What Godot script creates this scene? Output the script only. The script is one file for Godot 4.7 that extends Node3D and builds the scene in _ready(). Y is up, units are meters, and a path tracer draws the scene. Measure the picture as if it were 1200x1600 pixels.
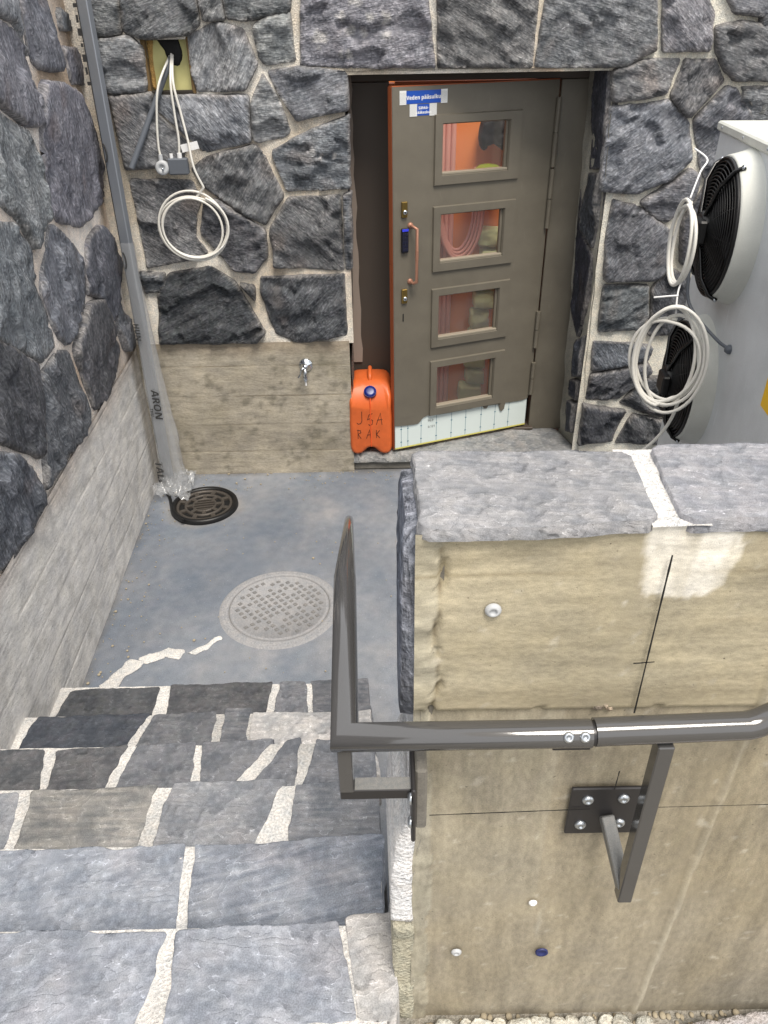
extends Node3D
# A sunken basement entrance: granite-clad walls, stone stairs, a brown door left ajar, a grey handrail.

var rng := RandomNumberGenerator.new()
var nz := FastNoiseLite.new()     # smooth relief
var nf := FastNoiseLite.new()     # fine relief
var nc := FastNoiseLite.new()     # large blotches
var M := {}
var used := {}
var spots := []             # pale splashes of mortar on the stones of the wall being built
const BACK := Transform3D(Basis(Vector3(1, 0, 0), Vector3(0, 1, 0), Vector3(0, 0, 1)), Vector3.ZERO)
const LEFT := Transform3D(Basis(Vector3(-0.04545, 0, -0.99897), Vector3(0, 1, 0), Vector3(0.99897, 0, -0.04545)), Vector3(-1.4295, 0, 0.2774))

# ---------------------------------------------------------------- small helpers
func numbered(called: String) -> String:
	var n: int = used.get(called, -1) + 1
	used[called] = n
	return called if n == 0 else "%s_%03d" % [called, n]

func tag(o: Node3D, label: String, category: String, group := "", kind := "") -> void:
	if label: o.set_meta("label", label)
	if category: o.set_meta("category", category)
	if group: o.set_meta("group", group)
	if kind: o.set_meta("kind", kind)

func thing(called: String, label: String, category: String, at := Vector3.ZERO, group := "") -> Node3D:
	var o := Node3D.new()
	o.name = numbered(called)
	add_child(o, true)
	o.position = at
	tag(o, label, category, group)
	return o

# one named mesh; its vertices are in world metres, whatever it hangs under
func obj(called: String, st: SurfaceTool, m: Material, parent: Node3D, smooth := true) -> MeshInstance3D:
	if smooth: st.generate_normals()
	var o := MeshInstance3D.new()
	o.name = called
	o.mesh = st.commit()
	o.material_override = m
	parent.add_child(o, true)
	var p: Node3D = parent
	var off := Vector3.ZERO
	while p != self:
		off += p.position
		p = p.get_parent()
	o.position = -off
	return o

func struct(called: String, st: SurfaceTool, m: Material) -> MeshInstance3D:
	var o := obj(numbered(called), st, m, self)
	o.set_meta("kind", "structure")
	return o

func top(called: String, st: SurfaceTool, m: Material, label: String, category: String, group := "") -> MeshInstance3D:
	var o := obj(numbered(called), st, m, self)
	tag(o, label, category, group)
	return o

func ST(flat := false) -> SurfaceTool:
	var st := SurfaceTool.new()
	st.begin(Mesh.PRIMITIVE_TRIANGLES)
	st.set_smooth_group(0xFFFFFFFF if flat else 0)
	return st

func tri(st: SurfaceTool, a: Vector3, b: Vector3, c: Vector3) -> void:   # counter-clockwise from the front
	st.add_vertex(a); st.add_vertex(c); st.add_vertex(b)

func quad(st: SurfaceTool, a: Vector3, b: Vector3, c: Vector3, d: Vector3) -> void:
	tri(st, a, b, c); tri(st, a, c, d)

# box with chamfered edges in a frame (centre, half sizes)
func box(st: SurfaceTool, fr: Transform3D, c: Vector3, s: Vector3, bev := 0.0) -> void:
	st.set_smooth_group(0xFFFFFFFF)
	var h := s * 0.5
	var b := minf(bev, minf(h.x, minf(h.y, h.z)) * 0.6)
	for axis in 3:
		for sg in [-1.0, 1.0]:
			var u := (axis + 1) % 3
			var v := (axis + 2) % 3
			var q := []
			for k in [[-1, -1], [1, -1], [1, 1], [-1, 1]]:
				var p := Vector3.ZERO
				p[axis] = h[axis] * sg
				p[u] = (h[u] - b) * k[0]
				p[v] = (h[v] - b) * k[1]
				q.append(fr * (c + p))
			if sg > 0: quad(st, q[0], q[1], q[2], q[3])
			else: quad(st, q[3], q[2], q[1], q[0])
	if b <= 0.0: return
	for axis in 3:      # edge chamfers along each axis
		var u := (axis + 1) % 3
		var v := (axis + 2) % 3
		for su in [-1.0, 1.0]:
			for sv in [-1.0, 1.0]:
				var q := []
				for k in [-1.0, 1.0]:
					var p1 := Vector3.ZERO
					p1[axis] = (h[axis] - b) * k
					p1[u] = h[u] * su
					p1[v] = (h[v] - b) * sv
					var p2 := p1
					p2[u] = (h[u] - b) * su
					p2[v] = h[v] * sv
					q.append([fr * (c + p1), fr * (c + p2)])
				if su * sv > 0: quad(st, q[0][0], q[0][1], q[1][1], q[1][0]) if false else quad(st, q[1][0], q[1][1], q[0][1], q[0][0])
				else: quad(st, q[0][0], q[0][1], q[1][1], q[1][0])
	for sx in [-1.0, 1.0]:
		for sy in [-1.0, 1.0]:
			for sz in [-1.0, 1.0]:
				var a := fr * (c + Vector3(h.x * sx, (h.y - b) * sy, (h.z - b) * sz))
				var d := fr * (c + Vector3((h.x - b) * sx, h.y * sy, (h.z - b) * sz))
				var e := fr * (c + Vector3((h.x - b) * sx, (h.y - b) * sy, h.z * sz))
				if sx * sy * sz > 0: tri(st, a, d, e)
				else: tri(st, a, e, d)

func abox(lo: Vector3, hi: Vector3, bev := 0.0, st: SurfaceTool = null) -> SurfaceTool:
	if st == null: st = ST(true)
	box(st, Transform3D.IDENTITY, (lo + hi) * 0.5, hi - lo, bev)
	return st

# swept tube with mitred bends
func tube(st: SurfaceTool, pts: Array, r: float, sides := 10, caps := true, closed := false, ry := -1.0) -> void:
	st.set_smooth_group(0)
	var n := pts.size()
	var rings := []
	var up := Vector3.ZERO
	for i in n:
		var p: Vector3 = pts[i]
		var t0: Vector3 = (p - pts[i - 1]).normalized() if i > 0 or closed else (pts[1] - p).normalized()
		var t1: Vector3 = (pts[(i + 1) % n] - p).normalized() if i < n - 1 or closed else t0
		var t := (t0 + t1).normalized()
		if up == Vector3.ZERO:
			up = t.cross(Vector3(0, 1, 0) if absf(t.y) < 0.9 else Vector3(1, 0, 0)).normalized()
		up = (up - t * up.dot(t)).normalized()
		var si := t.cross(up)
		var bend := t1 - t0
		var k := 1.0 / maxf(t.dot(t1), 0.4)
		var bd := bend.normalized() if bend.length() > 0.001 else Vector3.ZERO
		var ring := []
		for j in sides:
			var a := TAU * j / sides
			var o := up * cos(a) * r + si * sin(a) * (r if ry < 0 else ry)
			o += bd * o.dot(bd) * (k - 1.0)
			ring.append(p + o)
		rings.append(ring)
	var last := n if closed else n - 1
	for i in last:
		var A: Array = rings[i]
		var B: Array = rings[(i + 1) % n]
		for j in sides:
			var j2 := (j + 1) % sides
			quad(st, A[j], A[j2], B[j2], B[j])
	if caps and not closed:
		st.set_smooth_group(0xFFFFFFFF)
		for j in range(1, sides - 1):
			tri(st, rings[0][0], rings[0][j + 1], rings[0][j])
			tri(st, rings[n - 1][0], rings[n - 1][j], rings[n - 1][j + 1])

# surface of revolution round fr's y axis; prof = [radius, height, ...]
func lathe(st: SurfaceTool, fr: Transform3D, prof: Array, sides := 24, flat := false) -> void:
	st.set_smooth_group(0xFFFFFFFF if flat else 0)
	for i in range(0, prof.size() - 2, 2):
		for j in sides:
			var a := TAU * j / sides
			var b := TAU * (j + 1) / sides
			var p := fr * Vector3(cos(a) * prof[i], prof[i + 1], sin(a) * prof[i])
			var q := fr * Vector3(cos(b) * prof[i], prof[i + 1], sin(b) * prof[i])
			var p2 := fr * Vector3(cos(a) * prof[i + 2], prof[i + 3], sin(a) * prof[i + 2])
			var q2 := fr * Vector3(cos(b) * prof[i + 2], prof[i + 3], sin(b) * prof[i + 2])
			if prof[i + 2] > 0.00001: tri(st, p, p2, q2)
			if prof[i] > 0.00001: tri(st, p, q2, q)

func axis_frame(at: Vector3, dir: Vector3) -> Transform3D:     # y along dir
	var y := dir.normalized()
	var x := y.cross(Vector3(0, 0, 1) if absf(y.z) < 0.9 else Vector3(1, 0, 0)).normalized()
	return Transform3D(Basis(x, y, x.cross(y)), at)

# polygon (ccw in fr's xy) pushed along fr's z from z0 to z1
func prism(st: SurfaceTool, fr: Transform3D, poly: PackedVector2Array, z0: float, z1: float) -> void:
	st.set_smooth_group(0xFFFFFFFF)
	if Geometry2D.is_polygon_clockwise(poly) == false:
		pass
	var P := poly.duplicate()
	if area(P) < 0: P.reverse()
	var ix := Geometry2D.triangulate_polygon(P)
	for i in range(0, ix.size(), 3):
		var t := [P[ix[i]], P[ix[i + 1]], P[ix[i + 2]]]
		if (t[1] - t[0]).cross(t[2] - t[0]) < 0: t = [t[0], t[2], t[1]]
		tri(st, fr * Vector3(t[0].x, t[0].y, z1), fr * Vector3(t[1].x, t[1].y, z1), fr * Vector3(t[2].x, t[2].y, z1))
		tri(st, fr * Vector3(t[0].x, t[0].y, z0), fr * Vector3(t[2].x, t[2].y, z0), fr * Vector3(t[1].x, t[1].y, z0))
	for i in P.size():
		var a := P[i]
		var b := P[(i + 1) % P.size()]
		quad(st, fr * Vector3(a.x, a.y, z0), fr * Vector3(b.x, b.y, z0), fr * Vector3(b.x, b.y, z1), fr * Vector3(a.x, a.y, z1))

func area(P: PackedVector2Array) -> float:
	var s := 0.0
	for i in P.size():
		s += P[i].cross(P[(i + 1) % P.size()])
	return s

# a gridded face in fr's xy plane: height h(u, v), colour c(u, v), holes where skip(u, v)
func sheet(fr: Transform3D, u0: float, u1: float, v0: float, v1: float, su: float, sv: float, h, c = null, skip = null, upright := false) -> SurfaceTool:
	var st := ST()
	var nu := int(ceil((u1 - u0) / su))
	var nv := int(ceil((v1 - v0) / sv))
	for j in nv + 1:
		for i in nu + 1:
			var u := lerpf(u0, u1, float(i) / nu)
			var v := lerpf(v0, v1, float(j) / nv)
			st.set_uv(Vector2(v, u) if upright else Vector2(u, -v))
			st.set_color(c.call(u, v) if c != null else Color.WHITE)
			var hh: float = h.call(u, v) if h != null else 0.0
			st.add_vertex(fr * Vector3(u, v, hh))
	for j in nv:
		for i in nu:
			if skip != null and skip.call(lerpf(u0, u1, (i + 0.5) / nu), lerpf(v0, v1, (j + 0.5) / nv)): continue
			var a := j * (nu + 1) + i
			var b := a + nu + 1
			for k in [a, b + 1, a + 1, a, b, b + 1]: st.add_index(k)
	return st

# ---------------------------------------------------------------- computed textures
func grey(w: int, h: int, freq: float, sd: int, octaves := 4, sx := 1, sy := 1, kind := FastNoiseLite.FRACTAL_FBM, type := FastNoiseLite.TYPE_SIMPLEX_SMOOTH) -> PackedByteArray:
	var n := FastNoiseLite.new()
	n.noise_type = type
	n.seed = sd
	n.frequency = freq
	n.fractal_type = kind
	n.fractal_octaves = octaves
	n.fractal_gain = 0.55
	var im := n.get_seamless_image(w / sx, h / sy, false, false, 0.15, true)
	im.convert(Image.FORMAT_L8)
	if sx > 1 or sy > 1: im.resize(w, h, Image.INTERPOLATE_CUBIC)
	return im.get_data()

func tex_pair(w: int, h: int, rgb: PackedByteArray, height: PackedFloat32Array) -> Array:
	var a := Image.create_from_data(w, h, false, Image.FORMAT_RGB8, rgb)
	var b := Image.create_from_data(w, h, false, Image.FORMAT_RF, height.to_byte_array())
	return [ImageTexture.create_from_image(a), ImageTexture.create_from_image(b)]

func rock_tex(sd: int) -> Array:
	var n := 1024
	var A := grey(n, n, 0.004, sd, 4)
	var S := grey(n, n, 0.02, sd + 1, 5, 3, 1)
	var F := grey(n, n, 0.07, sd + 6, 4, 6, 1)
	var V := grey(n, n, 0.006, sd + 2, 4, 2, 1, FastNoiseLite.FRACTAL_RIDGED)
	var G := grey(n, n, 0.22, sd + 3, 3)
	var B := grey(n, n, 0.03, sd + 4, 5)
	var rgb := PackedByteArray()
	rgb.resize(n * n * 3)
	var H := PackedFloat32Array()
	H.resize(n * n)
	for i in n * n:
		var a := A[i] / 255.0
		var s := S[i] / 255.0
		var g := G[i] / 255.0
		var b := B[i] / 255.0
		var v := V[i] / 255.0
		var vein := clampf((v - 0.885) * 14.0, 0.0, 1.0) * clampf(a * 3.0 - 1.0, 0.0, 1.0)
		var fib := clampf((F[i] / 255.0 - 0.5) * 2.4, -0.8, 1.0)
		var l := 0.535 + 0.10 * (a - 0.5) + 0.20 * (s - 0.5) + 0.22 * (b - 0.5) + 0.16 * (g - 0.5) + 0.15 * fib * (0.2 + b * 1.2) + 0.34 * vein
		var hue := (a - 0.5) * 0.02 + (b - 0.5) * 0.02
		rgb[i * 3] = int(clampf(l + hue * 0.6, 0.0, 1.0) * 255)
		rgb[i * 3 + 1] = int(clampf(l, 0.0, 1.0) * 255)
		rgb[i * 3 + 2] = int(clampf(l - hue * 0.5 + 0.006, 0.0, 1.0) * 255)
		H[i] = 0.35 * s + 0.40 * b + 0.06 * g + 0.22 * F[i] / 255.0
	return tex_pair(n, n, rgb, H)

func slate_tex(sd: int, band: float) -> Array:      # cleaved slate: thin flakes, each a step in height with a pale broken edge
	var n := 1024
	var A := grey(n, n, 0.004, sd, 5, 2, 1)
	var B := grey(n, n, 0.022, sd + 1, 6)
	var F := grey(n, n, 0.03, sd + 2, 5, 8, 1)
	var G := grey(n, n, 0.16, sd + 3, 3)
	var C := grey(n, n, 0.006, sd + 4, 3)
	var V := grey(n, n, 0.005, sd + 5, 5, 1, 1, FastNoiseLite.FRACTAL_RIDGED)
	var rgb := PackedByteArray()
	rgb.resize(n * n * 3)
	var H := PackedFloat32Array()
	H.resize(n * n)
	for i in n * n:
		var a := A[i] / 255.0
		var b := B[i] / 255.0
		var f := F[i] / 255.0
		var g := G[i] / 255.0
		var c := C[i] / 255.0
		var k := a * 6.0
		var fr := k - floorf(k)
		var gate := clampf(c * 4.0 - 1.2, 0.0, 1.0)
		var edge := clampf(1.0 - fr * 22.0, 0.0, 1.0) * gate
		var vein := clampf((V[i] / 255.0 - 0.90) * 16.0, 0.0, 1.0) * clampf(b * 3.0 - 1.0, 0.0, 1.0)
		var pale := clampf((b - 0.60) * 4.0, 0.0, 1.0)
		var l := 0.55 + 0.08 * (c - 0.5) + 0.08 * (b - 0.5) + band * (f - 0.5) + 0.17 * (g - 0.5) + 0.26 * edge + 0.07 * vein + 0.04 * pale + 0.05 * fr * gate
		var hue := (c - 0.5) * 0.025 + (f - 0.5) * band * 0.15
		rgb[i * 3] = int(clampf(l + hue * 0.7, 0.0, 1.0) * 255)
		rgb[i * 3 + 1] = int(clampf(l, 0.0, 1.0) * 255)
		rgb[i * 3 + 2] = int(clampf(l - hue * 0.8, 0.0, 1.0) * 255)
		H[i] = 0.7 * (floorf(k) + clampf(fr * 22.0, 0.0, 1.0)) / 6.0 * gate + 0.14 * b + 0.07 * f + 0.035 * g
	return tex_pair(n, n, rgb, H)

func concrete_tex(sd: int, grain: int, pores: float) -> Array:     # board-marked: grain runs along u
	var n := 1024
	var A := grey(n, n, 0.005, sd, 4)
	var S := grey(n, n, 0.02, sd + 1, 4, grain, 1)
	var G := grey(n, n, 0.25, sd + 3, 3)
	var P := grey(n, n, 0.07, sd + 4, 2)
	var L := grey(n, n, 0.012, sd + 5, 5, grain / 2, 1)
	var Q := grey(n, n, 0.06, sd + 6, 4, 2, 1)
	var rgb := PackedByteArray()
	rgb.resize(n * n * 3)
	var H := PackedFloat32Array()
	H.resize(n * n)
	for i in n * n:
		var a := A[i] / 255.0
		var s := S[i] / 255.0
		var g := G[i] / 255.0
		var p := clampf((pores - P[i] / 255.0) * 9.0, 0.0, 1.0)
		var lo := L[i] / 255.0
		var l := 0.64 + 0.05 * (a - 0.5) + 0.10 * (s - 0.5) + 0.12 * (g - 0.5) + 0.10 * (Q[i] / 255.0 - 0.5) + 0.05 * (lo - 0.5) - 0.22 * p
		var hue := (a - 0.5) * 0.012 + (g - 0.5) * 0.012
		rgb[i * 3] = int(clampf(l + hue, 0.0, 1.0) * 255)
		rgb[i * 3 + 1] = int(clampf(l + hue * 0.5, 0.0, 1.0) * 255)
		rgb[i * 3 + 2] = int(clampf(l - hue, 0.0, 1.0) * 255)
		H[i] = 0.25 * s + 0.18 * g + 0.22 * Q[i] / 255.0 - 0.6 * p
	return tex_pair(n, n, rgb, H)

func mortar_tex(sd: int) -> Array:
	var n := 512
	var A := grey(n, n, 0.012, sd, 4)
	var G := grey(n, n, 0.3, sd + 3, 3)
	var P := grey(n, n, 0.06, sd + 4, 4)
	var rgb := PackedByteArray()
	rgb.resize(n * n * 3)
	var H := PackedFloat32Array()
	H.resize(n * n)
	for i in n * n:
		var a := A[i] / 255.0
		var g := G[i] / 255.0
		var p := P[i] / 255.0
		var l := 0.68 + 0.08 * (a - 0.5) + 0.28 * (g - 0.5) + 0.20 * (p - 0.5)
		var hue := (a - 0.5) * 0.02
		rgb[i * 3] = int(clampf(l + hue, 0.0, 1.0) * 255)
		rgb[i * 3 + 1] = int(clampf(l, 0.0, 1.0) * 255)
		rgb[i * 3 + 2] = int(clampf(l - hue, 0.0, 1.0) * 255)
		H[i] = 0.3 * g + 0.7 * p
	return tex_pair(n, n, rgb, H)

func floor_tex(sd: int) -> Array:
	var n := 1024
	var A := grey(n, n, 0.005, sd, 5)
	var B := grey(n, n, 0.02, sd + 1, 5)
	var G := grey(n, n, 0.25, sd + 3, 3)
	var P := grey(n, n, 0.09, sd + 4, 2)
	var rgb := PackedByteArray()
	rgb.resize(n * n * 3)
	var H := PackedFloat32Array()
	H.resize(n * n)
	for i in n * n:
		var a := A[i] / 255.0
		var b := B[i] / 255.0
		var g := G[i] / 255.0
		var spot := clampf((P[i] / 255.0 - 0.83) * 10.0, 0.0, 1.0)
		var pit := clampf((0.13 - P[i] / 255.0) * 10.0, 0.0, 1.0)
		var l := 0.64 + 0.06 * (a - 0.5) + 0.08 * (b - 0.5) + 0.13 * (g - 0.5) + 0.14 * spot - 0.18 * pit
		var hue := (a - 0.5) * 0.03 + (b - 0.5) * 0.01
		rgb[i * 3] = int(clampf(l + hue, 0.0, 1.0) * 255)
		rgb[i * 3 + 1] = int(clampf(l, 0.0, 1.0) * 255)
		rgb[i * 3 + 2] = int(clampf(l - hue, 0.0, 1.0) * 255)
		H[i] = 0.3 * b + 0.25 * g - 0.5 * pit
	return tex_pair(n, n, rgb, H)

func textured(pair: Array, tile: float, relief: float, rough: float, gain := 1.41) -> StandardMaterial3D:
	var m := StandardMaterial3D.new()
	m.albedo_texture = pair[0]
	m.vertex_color_use_as_albedo = true
	m.heightmap_enabled = true
	m.heightmap_texture = pair[1]
	m.heightmap_scale = relief
	m.roughness = rough
	m.metallic_specular = 0.35
	m.uv1_scale = Vector3(1.0 / tile, 1.0 / tile, 1)
	m.albedo_color = Color(gain, gain, gain)
	return m

func tri_map(m: StandardMaterial3D, tile: float) -> StandardMaterial3D:
	m.uv1_triplanar = true
	m.uv1_world_triplanar = true
	m.uv1_scale = Vector3.ONE / tile
	m.vertex_color_use_as_albedo = false
	return m

func plain(c: Color, rough := 0.6, metal := 0.0, spec := 0.5) -> StandardMaterial3D:
	var m := StandardMaterial3D.new()
	m.albedo_color = c
	m.roughness = rough
	m.metallic = metal
	m.metallic_specular = spec
	return m

func lin(r: float, g: float, b: float) -> Color: return Color(r, g, b)      # vertex colours are linear

# ---------------------------------------------------------------- stones
# outline -> finer, a little rounded, a little ragged, counter-clockwise
func outline(flat: Array, step: float, rag: float, cut: float) -> PackedVector2Array:
	var P := PackedVector2Array()
	for i in range(0, flat.size(), 2): P.append(Vector2(flat[i], flat[i + 1]))
	if area(P) < 0: P.reverse()
	var Q := PackedVector2Array()
	for i in P.size():
		var a := P[i]
		var b := P[(i + 1) % P.size()]
		var c := minf(cut, a.distance_to(b) * 0.3)
		Q.append(a.move_toward(b, c))
		Q.append(b.move_toward(a, c))
	var O := PackedVector2Array()
	for i in Q.size():
		var a := Q[i]
		var b := Q[(i + 1) % Q.size()]
		var k := maxi(1, int(a.distance_to(b) / step))
		for j in k:
			var p := a.lerp(b, float(j) / k)
			var o := Vector2(nz.get_noise_2d(p.x * 420.0, p.y * 420.0 + 50.0), nz.get_noise_2d(p.x * 420.0 + 90.0, p.y * 420.0)) * rag
			o += Vector2(nz.get_noise_2d(p.x * 1500.0, p.y * 1500.0 + 50.0), nz.get_noise_2d(p.x * 1500.0 + 90.0, p.y * 1500.0)) * rag * 0.5
			O.append(p + o)
	return O

# split-faced block: steep arris, then a broken face of a few chiselled planes plus roughness
func rough_block(fr: Transform3D, O: PackedVector2Array, base: float, depth: float, relief: float, tint: Color, turn: float, planes: int, vary := 1.0, step := 0.018, tilt := 1.0, arris := 0.0055) -> SurfaceTool:
	var st := ST()
	var c := Vector2.ZERO
	for p in O: c += p
	c /= O.size()
	var off := Vector2(rng.randf(), rng.randf()) * 7.0
	var tseed := rng.randf() * 900.0
	var dir := Vector2(1, 0).rotated(-turn)
	var pl := []
	for k in planes:
		var a := rng.randf() * TAU
		var sl := rng.randf_range(0.05, 0.30) * tilt
		pl.append(Vector3(cos(a) * sl, sin(a) * sl, depth + relief * rng.randf_range(0.2, 0.8)))
	var n := O.size()
	var pts2 := PackedVector2Array()
	var rim := []                 # 0 foot of the arris, 1 its top, 2 inside
	for p in O:
		pts2.append(p); rim.append(0)
	for i in n:
		var nr := (O[(i + 1) % n] - O[(i + n - 1) % n]).normalized().orthogonal() * -1.0
		var q := O[i] + nr * arris
		if not Geometry2D.is_point_in_polygon(q, O): q = O[i].lerp(c, 0.03)
		pts2.append(q); rim.append(1)
	var rings := 2
	if arris < 0.004:
		rings = 3
		for i in n:
			var nr := (O[(i + 1) % n] - O[(i + n - 1) % n]).normalized().orthogonal() * -1.0
			var q := O[i] + nr * (arris + 0.003)
			if not Geometry2D.is_point_in_polygon(q, O): q = O[i].lerp(c, 0.05)
			pts2.append(q); rim.append(3)
	var lo := O[0]
	var hi := O[0]
	for p in O:
		lo = lo.min(p); hi = hi.max(p)
	var yy := lo.y
	var odd := 0
	var inner := PackedFloat32Array()
	while yy < hi.y:
		var xx := lo.x + (step * 0.5 if odd else 0.0)
		while xx < hi.x:
			var p := Vector2(xx + rng.randf_range(-0.3, 0.3) * step, yy + rng.randf_range(-0.3, 0.3) * step)
			xx += step
			if not Geometry2D.is_point_in_polygon(p, O): continue
			var d := 1.0
			for i in n:
				d = minf(d, p.distance_squared_to(O[i]))
			d = sqrt(d)
			if d < 0.0055 + step * 0.5: continue
			pts2.append(p); rim.append(2); inner.append(d)
		yy += step * 0.87
		odd = 1 - odd
	var ledge := rng.randf_range(-0.12, 0.18)
	for i in pts2.size():
		var p := pts2[i]
		var r: int = rim[i]
		var d: float = inner[i - rings * n] if r == 2 else 0.0055
		var hh := depth + relief
		for q in pl: hh = minf(hh, q.z + q.x * (p.x - c.x) + q.y * (p.y - c.y))
		hh = maxf(hh, depth * 0.5)
		# worn-down rim
		hh = lerpf(minf(hh, depth), hh, clampf(d / 0.012, 0.0, 1.0))
		var w := fr * Vector3(p.x, p.y, tseed)
		var al := p.dot(dir)
		var ac := p.dot(Vector2(-dir.y, dir.x))
		var L := nz.get_noise_3d(al * 330.0, ac * 620.0, tseed * 3.0) - ledge
		var ro := 0.70 * clampf(L * 16.0, -0.5, 0.5) + nz.get_noise_3d(al * 700.0, ac * 1700.0, tseed) * 0.30 + nz.get_noise_3d(w.x * 2300.0, w.y * 2300.0, w.z * 2300.0 + tseed) * 0.09 + nz.get_noise_3d(w.x * 260.0, w.y * 260.0, w.z * 260.0 + tseed) * 0.35
		hh += ro * relief * (0.35 if r == 1 else 1.0)
		hh = minf(hh, depth + relief * 0.6 + 0.15 * maxf(hh - depth - relief * 0.6, 0.0))
		var z := base if r == 0 else maxf(hh, depth * 0.3)
		var bl := nc.get_noise_3d(w.x * 130.0 + tseed, w.y * 130.0, w.z * 130.0)
		var ru := clampf(nc.get_noise_3d(w.x * 170.0, w.y * 170.0 + tseed, w.z * 170.0 + 300.0) * 3.0 - 0.9, 0.0, 1.0) * vary
		var li := clampf(nz.get_noise_3d(w.x * 400.0, w.y * 400.0, w.z * 400.0 + 700.0) * 2.5 - 0.6, 0.0, 1.0) * vary
		var cc := tint * (1.0 + 0.25 * bl)
		cc = cc.lerp(Color(tint.r * 1.6 + 0.03, tint.g * 1.15 + 0.01, tint.b * 0.85), ru * 0.20)
		cc = cc.lerp(Color(tint.r * 1.5 + 0.03, tint.g * 1.5 + 0.03, tint.b * 1.45 + 0.03), li * 0.35)
		if r < 2 and arris > 0.004: cc = cc.lerp(Color(0.40, 0.37, 0.33), 0.35 * vary)
		for sp in spots:
			var sd: float = Vector2(p.x - sp[0], p.y - sp[1]).length() / sp[2] + nz.get_noise_2d(p.x * 2500.0, p.y * 2500.0) * 0.7
			if sd < 1.0: cc = cc.lerp(Color(0.62, 0.60, 0.57), clampf((1.0 - sd) * 2.5, 0.0, 0.85))
		cc.a = 1.0
		var pu := p - c
		if r == 0: pu += (O[(i + 1) % n] - O[(i + n - 1) % n]).normalized().orthogonal() * (depth - base)
		st.set_uv(pu.rotated(turn) + off)
		st.set_color(cc)
		st.add_vertex(fr * Vector3(p.x, p.y, z))
	var ix := Geometry2D.triangulate_delaunay(pts2)
	for i in range(0, ix.size(), 3):
		var A := ix[i]
		var B := ix[i + 1]
		var C := ix[i + 2]
		if A < n and B < n and C < n: continue
		var m := (pts2[A] + pts2[B] + pts2[C]) / 3.0
		if not Geometry2D.is_point_in_polygon(m, O): continue
		if (pts2[B] - pts2[A]).cross(pts2[C] - pts2[A]) < 0:
			var s := B
			B = C
			C = s
		for k in [A, C, B]: st.add_index(k)
	return st

func grown(flat: Array, by: float) -> Array:
	var P := PackedVector2Array()
	for i in range(0, flat.size(), 2): P.append(Vector2(flat[i], flat[i + 1]))
	if area(P) < 0: P.reverse()
	var G := Geometry2D.offset_polygon(P, by, Geometry2D.JOIN_MITER)
	var out := []
	for p in (G[0] if G.size() else P):
		out.append(p.x); out.append(p.y)
	return out

func boulder(parent: Node3D, fr: Transform3D, flat: Array, role: Dictionary) -> void:
	var flat2 := grown(flat, role.get("grow", 0.011))
	var O := outline(flat2, role.get("step", 0.016), 0.006, role.get("cut", 0.012))
	var g := rng.randf_range(0.68, 1.34)
	var mid := 0.0
	for p in O: mid += p.y
	mid /= O.size()
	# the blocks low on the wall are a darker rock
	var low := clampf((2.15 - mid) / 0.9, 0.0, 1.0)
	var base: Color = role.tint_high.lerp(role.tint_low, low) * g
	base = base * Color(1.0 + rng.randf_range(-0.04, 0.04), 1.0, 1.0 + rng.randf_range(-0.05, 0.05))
	var turn: float = role.turn + rng.randf_range(-1.0, 1.0) * role.spread
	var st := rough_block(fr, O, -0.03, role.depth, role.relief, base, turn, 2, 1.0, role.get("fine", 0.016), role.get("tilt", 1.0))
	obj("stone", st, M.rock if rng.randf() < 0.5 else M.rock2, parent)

func fill(parent: Node3D, fr: Transform3D, x0: float, x1: float, y0: float, y1: float, role: Dictionary) -> void:
	var y := y0
	while y < y1 - 0.1:
		var hgt := minf(rng.randf_range(0.22, 0.34), y1 - y)
		if y1 - y - hgt < 0.12: hgt = y1 - y
		var x := x0
		while x < x1 - 0.1:
			var w := minf(rng.randf_range(0.25, 0.5), x1 - x)
			if x1 - x - w < 0.15: w = x1 - x
			var g := 0.018
			var j := func(): return rng.randf_range(-0.02, 0.02)
			boulder(parent, fr, [x + g + j.call(), y + g + j.call(), x + w * 0.5, y + g, x + w - g + j.call(), y + g + j.call(), x + w - g, y + hgt * 0.5, x + w - g + j.call(), y + hgt - g, x + g, y + hgt - g + j.call()], role)
			x += w
		y += hgt

# stair slab: flat dressed top, broken edges, outline in (x, z)
func slab(parent: Node3D, h: float, flat: Array, id: int) -> void:
	var f := []
	for i in range(0, flat.size(), 2):
		f.append(flat[i]); f.append(-flat[i + 1])
	var O := outline(grown(f, 0.004), 0.010, 0.010, 0.006)
	var row := id / 10
	var g := rng.randf_range(0.85, 1.15)
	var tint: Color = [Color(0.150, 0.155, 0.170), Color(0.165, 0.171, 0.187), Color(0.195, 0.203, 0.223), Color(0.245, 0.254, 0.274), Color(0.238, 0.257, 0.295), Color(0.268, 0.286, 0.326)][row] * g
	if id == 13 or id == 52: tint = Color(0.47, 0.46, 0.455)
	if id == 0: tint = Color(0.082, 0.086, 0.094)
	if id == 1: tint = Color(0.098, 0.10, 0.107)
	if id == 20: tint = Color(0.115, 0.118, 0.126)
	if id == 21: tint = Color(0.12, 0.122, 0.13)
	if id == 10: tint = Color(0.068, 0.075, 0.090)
	if id == 31: tint = Color(0.265, 0.26, 0.25)
	var fr := Transform3D(Basis(Vector3(1, 0, 0), Vector3(0, 0, -1), Vector3(0, 1, 0)), Vector3.ZERO)
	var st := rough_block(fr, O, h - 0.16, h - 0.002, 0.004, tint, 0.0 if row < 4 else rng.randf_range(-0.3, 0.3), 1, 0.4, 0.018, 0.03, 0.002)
	obj("tread_stone", st, M.banded if id in [31, 33, 41, 3, 12] else M.slate, parent)

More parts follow.
